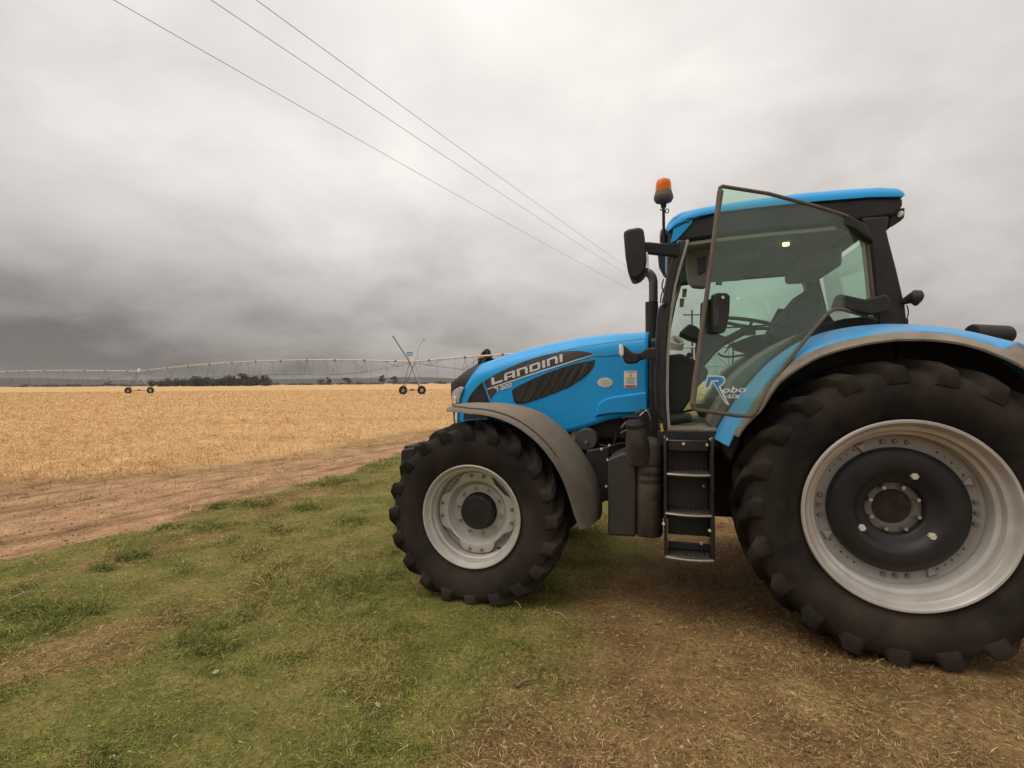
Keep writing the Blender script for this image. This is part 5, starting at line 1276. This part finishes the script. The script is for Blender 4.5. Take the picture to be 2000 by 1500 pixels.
# ------------------------------------------------------------------ irrigation machine
def irrigation():
    root = empty('irrigation_machine', (-14.5, 75, 0))
    tag(root, 'long wheeled pivot sprinkler line spanning the golden stubble field', 'irrigation machine')
    base = Vector((-14.5, 75, 0))
    tw = [Vector((44, 53.5, 0)), Vector((-14.5, 75, 0)), Vector((-72.3, 100, 0)), Vector((-136, 121, 0))]
    hp = [4.75, 4.75, 4.30, 4.30]
    L = lambda p: p - base
    wheel_me = [None]
    def wheel(parent, c, ax):
        if wheel_me[0] is None:
            g = G(); g.lathe([(.30, .10), (.34, .12), (.52, .15), (.60, .12), (.625, 0), (.60, -.12), (.52, -.15), (.34, -.12), (.30, -.10)], n=28, close=True)
            for k in range(14):
                a = 2 * math.pi * k / 14
                g.add([(.63 * math.cos(a + d) * s, y, .63 * math.sin(a + d) * s) for s in (.96, 1.03) for d, y in ((-.06, -.13), (.06, -.13), (.06 + .1, .13), (-.06 + .1, .13))], [(4, 5, 6, 7), (0, 1, 5, 4), (1, 2, 6, 5), (2, 3, 7, 6), (3, 0, 4, 7)])
            o = g.out('wheel', tyre_m, parent); wheel_me[0] = o.data
            g = G(); g.lathe([(.0001, .06), (.12, .06), (.16, .02), (.30, .02), (.305, -.02), (.0001, -.02)], n=20); wheel_me.append(g.out('wheel_rim', galv, o).data)
            o.location = c; o.rotation_euler = (0, 0, ax)
        else:
            o = bpy.data.objects.new('wheel', wheel_me[0]); COL.objects.link(o); o.parent = parent; o.location = c; o.rotation_euler = (0, 0, ax)
            r_ = bpy.data.objects.new('wheel_rim', wheel_me[1]); COL.objects.link(r_); r_.parent = o
    for i in (1, 2):
        t = tw[i]; d = (tw[i + 1] - tw[i - 1]).normalized(); n = Vector((-d.y, d.x, 0)).normalized()   # n: travel direction
        # direction of the base beam as the photo shows it: slightly turned to the viewer
        w = Vector((1, 0, 0)) * 1.0 if i == 1 else Vector((1, -.08, 0)).normalized()
        half = 1.35 if i == 1 else 2.3
        top = Vector((t.x, t.y, hp[i] - .12))
        g = G(); a, b = t - w * half + Vector((0, 0, .62)), t + w * half + Vector((0, 0, .62))
        for s, e_ in ((-1, a), (1, b)):
            for q in (-.45, .45):
                g2 = G(); g2.tube([L(e_ + n * q * .3 + Vector((0, 0, .10))), L(top + d * q)], .055, 6); g2.out('tower_leg', galv if s > 0 else galv_dk, root)
        g.tube([L(a), L(b)], .07, 6); o = g.out('base_beam', galv_dk, root)
        g = G(); m_ = L((a + b) / 2); g.box((m_.x - .25, m_.y - .15, m_.z - .02), (m_.x + .2, m_.y + .15, m_.z + .22)); g.out('drive_motor', galv_dk, o, bevel=.03)
        g = G(); c = L(top + Vector((0, 0, .12))); g.box((c.x - .20, c.y - .18, c.z - .08), (c.x + .20, c.y + .18, c.z + .55)); g.out('control_box', white_pl, root, bevel=.03)
        for e_ in (a, b): wheel(root, L(Vector((e_.x, e_.y, .625))), math.atan2(w.y, w.x) + (R(35) if i == 1 else R(12)))
    for i in range(3):
        p0, p1 = tw[i], tw[i + 1]; h0, h1 = hp[i], hp[i + 1]; d = (p1 - p0); ln = d.length; d = d.normalized(); n = Vector((-d.y, d.x, 0))
        cam_ = 1.0 if i != 2 else .55
        def pipe(s): return L(p0.lerp(p1, s) + Vector((0, 0, h0 + (h1 - h0) * s + cam_ * 4 * s * (1 - s))))
        g = G(); g.tube([pipe(s) for s in np.linspace(0, 1, 41)], .125, 8); sp_ = g.out('span_pipe', galv, root)
        ns = 11; st = [(k + .5) / ns for k in range(ns)]
        low = lambda s, q: pipe(s) + n * q * .75 - Vector((0, 0, 1.85 * min(1, 5.2 * min(s, 1 - s)) ** .8 * 1.25))
        for q in (-1, 1):
            g = G(); g.tube([pipe(.004) - Vector((0, 0, .1))] + [low(s, q) for s in st] + [pipe(.996) - Vector((0, 0, .1))], .017, 5); g.out('truss_rod', galv_dk, sp_)
        for k, s in enumerate(st):
            s2 = s + (.5 / ns) * (1 if s < .5 else -1) * .9
            for q in (-1, 1):
                g = G(); g.tube([pipe(s), low(s, q)], .022, 5); g.tube([low(s, q), pipe(s + (.42 / ns) * (1 if k < ns / 2 else -1))], .020, 5); g.out('truss_brace', galv_dk, sp_)
            g = G(); g.tube([low(s, -1), low(s, 1)], .024, 5); g.out('cross_tie', galv_dk, sp_)
            c = pipe(s); g = G(); g.tube([c - d * .16, c + d * .16], .165, 8); g.out('pipe_flange', galv_dk, sp_)
        nd = 22
        for k in range(nd):
            s = (k + .5) / nd; p = pipe(s); q = Vector((p.x, p.y, 2.55 if i else 2.65))
            g = G(); g.tube([p + n * .18 + Vector((0, 0, .12)), p + n * .3, Vector((q.x + n.x * .3, q.y + n.y * .3, q.z))], .016, 5); dr = g.out('drop_hose', galv_dk, sp_)
            e_ = Vector((q.x + n.x * .3, q.y + n.y * .3, q.z)); g = G(); g.tube([e_ + Vector((0, 0, .02)), e_ - Vector((0, 0, .10)), e_ - Vector((0, 0, .18))], [.03, .07, .03], 6); g.out('sprinkler', galv_dk, dr)
    # boom, sign plate and aerial on the near tower
    Z = 75.0
    g = G(); g.tube([L(PW(767, 656, Z)), L(PW(800, 707, Z)), L(PW(818, 755, Z + .4))], [.085, .075, .06], 8); g.out('boom_pole', galv_dk, root)
    g = G(); g.tube([L(PW(815.5, 705, Z)), L(PW(816, 681, Z)), L(PW(826, 664, Z)), L(PW(828, 662, Z))], .022, 5); a_ = g.out('aerial', galv_dk, root)
    g = G(); g.tube([L(PW(827, 663.4, Z)), L(PW(829.5, 661.6, Z))], .07, 6); g.out('aerial_tip', galv_dk, a_)
    g = G(); g.tube([L(PW(752, 713, Z - .6)), L(PW(800, 725, Z - .6))], .06, 6); g.tube([L(PW(757, 711, Z + .6)), L(PW(806, 704, Z + .6))], .06, 6); g.out('side_strut', galv, root)
    s0, s1 = L(PW(794.5, 687.5, Z)), L(PW(806, 694.5, Z))
    g = G(); g.box((s0.x, s0.y - .02, s1.z), (s1.x, s0.y + .02, s0.z)); sg = g.out('sign_plate', pbr('sign_blue', (.03, .22, .40), .4), root)
    g = G(); mz = (s0.z + s1.z) / 2; w_ = s1.x - s0.x
    for k, (u0, u1) in enumerate(((.14, .34), (.40, .56), (.62, .86))): g.box((s0.x + w_ * u0, s0.y - .035, mz - .09), (s0.x + w_ * u1, s0.y - .021, mz + .09 - .03 * (k == 1)))
    g.out('sign_print', white_pl, sg, smooth=False)
    g = G(); g.tube([L(PW(799, 695, Z)), L(PW(799, 706, Z))], .025, 5); g.out('sign_post', galv_dk, sg)
irrigation()

# ------------------------------------------------------------------ power line
wd = Vector((.5, 1, 0))
def wire_pt(a, t):
    return Vector((a + .5 * t, t, CAM_H + 5.97 + .00056 * t * t))
for nm, a, lab in (('near', -10.2, 'power line wire, lowest of the three across the sky'), ('mid', -8.7, 'power line wire, middle of the three across the sky'), ('far', -8.0, 'power line wire, topmost of the three across the sky')):
    g = G(); g.tube([wire_pt(a, t) for t in np.linspace(-25, 62, 60)], .0055, 6)
    o = g.out('power_line', wire_m, None); tag(o, lab, 'wire', 'overhead power lines')
pole = empty('utility_pole', (21.7, 62, 0)); tag(pole, 'thin wooden power pole with a crossarm, far beyond the open cab', 'utility pole')
g = G(); g.tube([(0, 0, -.5), (0, 0, 5), (0, 0, 10.2)], [.15, .13, .10], 10); g.out('pole_shaft', wood_m, pole)
c0, c1 = wire_pt(-10.2, 62) - Vector((21.7, 62, 0)), wire_pt(-8.0, 62) - Vector((21.7, 62, 0))
g = G(); g.box((c0.x - .15, -.06, c0.z - .30), (c1.x + .15, .06, c0.z - .16)); arm = g.out('crossarm', wood_m, pole)
for a in (-10.2, -8.7, -8.0):
    p = wire_pt(a, 62) - Vector((21.7, 62, 0)); g = G(); lathez(g, [(.02, -.18), (.05, -.12), (.03, -.09), (.055, -.05), (.03, 0), (.0001, .01)], p, 12); g.out('insulator', white_pl, arm)

# ------------------------------------------------------------------ far hills, wood and trees
def hills():
    n = 160; az = np.linspace(-75, 75, n); rows = []
    V, F = [], []
    prof = [(0, 0), (.25, .45), (.5, .85), (.75, 1.0), (1.0, .7), (1.3, .0)]
    for j, (u, hgt) in enumerate(prof):
        for k, a in enumerate(az):
            D = 1150 + 520 * u; x, y = D * math.sin(R(a)), D * math.cos(R(a))
            top = 9.5 + 7.5 * float(fbm(np.array([a * .16]), np.array([3.1]), 4, 5)[0]) + 3.0 * float(fbm(np.array([a * 1.6]), np.array([9.1]), 4, 6)[0])
            V.append((x, y, top * hgt * 1.15 - .6))
    for j in range(len(prof) - 1):
        for k in range(n - 1): F.append((j * n + k, j * n + k + 1, (j + 1) * n + k + 1, (j + 1) * n + k))
    m = pbr('far_hill_scrub', (.034, .031, .027), .95, 0, .35, .02, (.06, .05, .036), .5, .008)
    o = mk('hills', V, F, m, None, angle=60); o['kind'] = 'structure'
hills()

def leaf_cloud(lobes, nleaf, size, base, name, parent=None, mat=leaf_m):
    """many small leaf clumps spread through the lobes: (centre, radii)"""
    vol = np.array([r[0] * r[1] * r[2] for c, r in lobes]) ** .67; pick = rng.choice(len(lobes), nleaf, p=vol / vol.sum())
    C = np.array([c for c, r in lobes])[pick]; Rr = np.array([r for c, r in lobes])[pick]
    d = rng.normal(0, 1, (nleaf, 3)); d /= np.linalg.norm(d, axis=1, keepdims=True); rad = rng.random(nleaf)[:, None] ** .38
    p = C + d * Rr * rad
    s = size * (.5 + .9 * rng.random(nleaf))
    a = rng.normal(0, 1, (nleaf, 3)); a /= np.linalg.norm(a, axis=1, keepdims=True)
    b = np.cross(a, rng.normal(0, 1, (nleaf, 3))); b /= np.linalg.norm(b, axis=1, keepdims=True)
    V = np.stack([p - a * s[:, None], p + b * s[:, None] * .7, p + a * s[:, None], p - b * s[:, None] * .7], 1).reshape(-1, 3)
    me = bpy.data.meshes.new(name); me.vertices.add(nleaf * 4); me.vertices.foreach_set('co', V.astype(np.float32).ravel())
    me.loops.add(nleaf * 4); me.loops.foreach_set('vertex_index', np.arange(nleaf * 4, dtype=np.int32))
    me.polygons.add(nleaf); me.polygons.foreach_set('loop_start', np.arange(0, nleaf * 4, 4, dtype=np.int32))
    col = np.array(base) * (.55 + .9 * rng.random((nleaf, 1)))
    ca = me.attributes.new('col', 'FLOAT_COLOR', 'POINT')
    ca.data.foreach_set('color', np.concatenate([np.repeat(col[:, None], 4, 1), np.ones((nleaf, 4, 1))], 2).astype(np.float32).ravel())
    me.update(calc_edges=True); me.materials.append(mat)
    o = bpy.data.objects.new(name, me); COL.objects.link(o)
    if parent is not None: o.parent = parent
    return o
FOL = (.052, .048, .034)
# the dark wood on the horizon reads as one mass
lobes = []
Dw = 430
for k in range(70):
    px = 314 + 205 * (k + rng.random()) / 70; h = float(np.interp(px, [312, 320, 340, 365, 395, 405, 430, 455, 475, 490, 505, 520], [3.5, 5.0, 6.5, 6.4, 8.0, 7, 6.5, 7, 9.5, 7, 7.5, 4.0])) * (.72 + .45 * rng.random())
    X = (px - 1000) / F_PX * (Dw + 40 * rng.random()); lobes.append(((X, Dw + 45 * rng.random(), h * .48), (2.4 + 2.6 * rng.random(), 5, h * .54)))
o = leaf_cloud(lobes, 15000, .62, FOL, 'distant_wood'); o['kind'] = 'stuff'
lobes = []
for k in range(150):
    px = 20 + 870 * rng.random(); D = 560 + 120 * rng.random(); h = 1.6 + 2.2 * rng.random() ** 2
    lobes.append((((px - 1000) / F_PX * D, D, h * .45), (3 + 5 * rng.random(), 4, h * .6)))
o = leaf_cloud(lobes, 9000, .55, FOL, 'distant_scrub'); o['kind'] = 'stuff'
def tree(px, D, H, wid, label, trunk_h=.35, nl=700, lobes_n=7, group='trees on the horizon', gaps=1.0):
    X = (px - 1000) / F_PX * D
    t = empty('tree', (X, D, 0)); tag(t, label, 'tree', group)
    g = G(); g.tube([(0, 0, -.3), (wid * .02, 0, H * trunk_h), (-wid * .02, 0, H * .75)], [H * .03, H * .022, H * .008], 7)
    for k in range(4):
        a = 1.6 * k + rng.random(); g.tube([(0, 0, H * (trunk_h + .06 * k)), (wid * .3 * math.cos(a), wid * .3 * math.sin(a), H * (trunk_h + .22 + .07 * k))], [H * .014, H * .004], 5)
    g.out('trunk', wood_m, t)
    lb = []
    for k in range(lobes_n):
        a = 6.28 * rng.random(); rr = wid * .33 * rng.random() ** .5; z = H * (trunk_h + (1 - trunk_h) * (.18 + .68 * rng.random()))
        lb.append(((rr * math.cos(a), rr * math.sin(a), z), (wid * (.14 + .12 * rng.random()),) * 2 + (H * (.07 + .07 * rng.random()),)))
    leaf_cloud(lb, nl, H * .045 + .05, FOL, 'crown', t)
tree(214, 520, 6.0, 10, 'low dark bush left of the left irrigation tower', .05, 500, 9)
tree(455, 425, 9.0, 4.0, 'slim tree standing above the left half of the wood', .15, 500, 6)
tree(476, 425, 11.0, 10.5, 'tallest broad tree rising out of the dark wood', .25, 900, 9)
tree(511, 425, 9.0, 4.5, 'narrow pointed tree at the right end of the wood', .10, 500, 6)
tree(625, 520, 6.2, 9, 'small rounded tree right of the wood, leftmost of three', .12, 500, 8)
tree(642, 520, 8.0, 7, 'taller rounded tree right of the wood, middle of three', .15, 500, 7)
tree(677, 520, 8.2, 12, 'wide tree right of the wood, rightmost of three', .15, 700, 9)
tree(747, 480, 9.5, 7, 'upright bush at the foot of the near irrigation tower, left one', .08, 600, 8)
tree(768, 480, 8.0, 10, 'wide bush at the foot of the near irrigation tower, right one', .06, 600, 9)
tree(949, 190, 14.0, 6.2, 'dark bushy treetop above the tractor nose', .38, 1000, 12, gaps=1)

# ------------------------------------------------------------------ litter one could pick up
def on_ground(px, py):
    p = PG(px, py); z = float(relief(np.array([p.x]), np.array([p.y]))[0]); return Vector((p.x, p.y, z))
def leaf(px, py, size, label, mat, rot):
    p = on_ground(px, py); n = 9; V = []; 
    for k in range(n):
        t = k / (n - 1); w = .34 * math.sin(math.pi * t ** .8) + .01
        for s in (-1, 0, 1): V.append(Vector((size * (t - .5), size * w * s, size * (.05 * abs(s) * w * 3 + .05 * math.sin(3 * t)))))
    F = [(k * 3 + j, k * 3 + j + 1, (k + 1) * 3 + j + 1, (k + 1) * 3 + j) for k in range(n - 1) for j in (0, 1)]
    o = mk('dry_leaf', V, F, mat, None, angle=80); s_ = o.modifiers.new('thick', 'SOLIDIFY'); s_.thickness = .002
    o.location = p + Vector((0, 0, .02)); o.rotation_euler = (R(18), R(-14), rot); tag(o, label, 'leaf', 'dry leaves on the grass')
lf = pbr('dead_leaf', (.36, .26, .17), .8, 0, .2, 30)
leaf(422, 1322, .042, 'curled dry leaf lying on grass left of the other leaf', lf, .6)
leaf(738, 1388, .045, 'pale dry leaf lying in thin grass near the bottom', lf, 2.2)
def twig(px0, py0, px1, py1, r, label, mat):
    a, b = on_ground(px0, py0), on_ground(px1, py1); a.z += .015; b.z += .015; m_ = (a + b) / 2 + Vector((.01, .01, .015))
    g = G(); g.tube([a, a.lerp(m_, .5) + Vector((0, .006, 0)), m_, m_.lerp(b, .5), b], [r, r * 1.1, r, r * .9, r * .5], 7); o = g.out('twig', mat, None); tag(o, label, 'twig', 'twigs on the ground')
tw_m = pbr('dry_twig', (.26, .20, .13), .85, 0, .25, 40)
twig(1000, 1178, 1018, 1192, .008, 'short pale twig beside the front tyre', tw_m)
twig(1080, 1200, 1108, 1217, .004, 'thin twig on brown soil behind the front tyre', tw_m)
twig(1008, 1348, 1046, 1336, .009, 'thick broken brown stick on the edge of the worn soil', pbr('brown_stick', (.16, .11, .065), .85, 0, .25, 40))
twig(18, 1172, 66, 1160, .007, 'grey stick lying in the grass at the far left', tw_m)
twig(92, 1288, 190, 1262, .0025, 'long dry stalk beside the bare strip at far left', pbr('pale_stalk', (.42, .34, .20), .8, 0, .2, 20))

# ------------------------------------------------------------------ the hazy air
g = G(); g.box((-2700, -700, -3.0), (2700, 2900, 34.0))
hm = bpy.data.materials.new('haze_air'); hm.use_nodes = True
ht = hm.node_tree; ht.nodes.clear()
ho = N(ht, 'ShaderNodeOutputMaterial'); hv = N(ht, 'ShaderNodeVolumePrincipled')
hv.inputs['Color'].default_value = (.92, .90, .88, 1); hv.inputs['Density'].default_value = 0.00010
ht.links.new(hv.outputs[0], ho.inputs['Volume'])
hz = g.out('haze', hm, None, smooth=False); hz['kind'] = 'stuff'
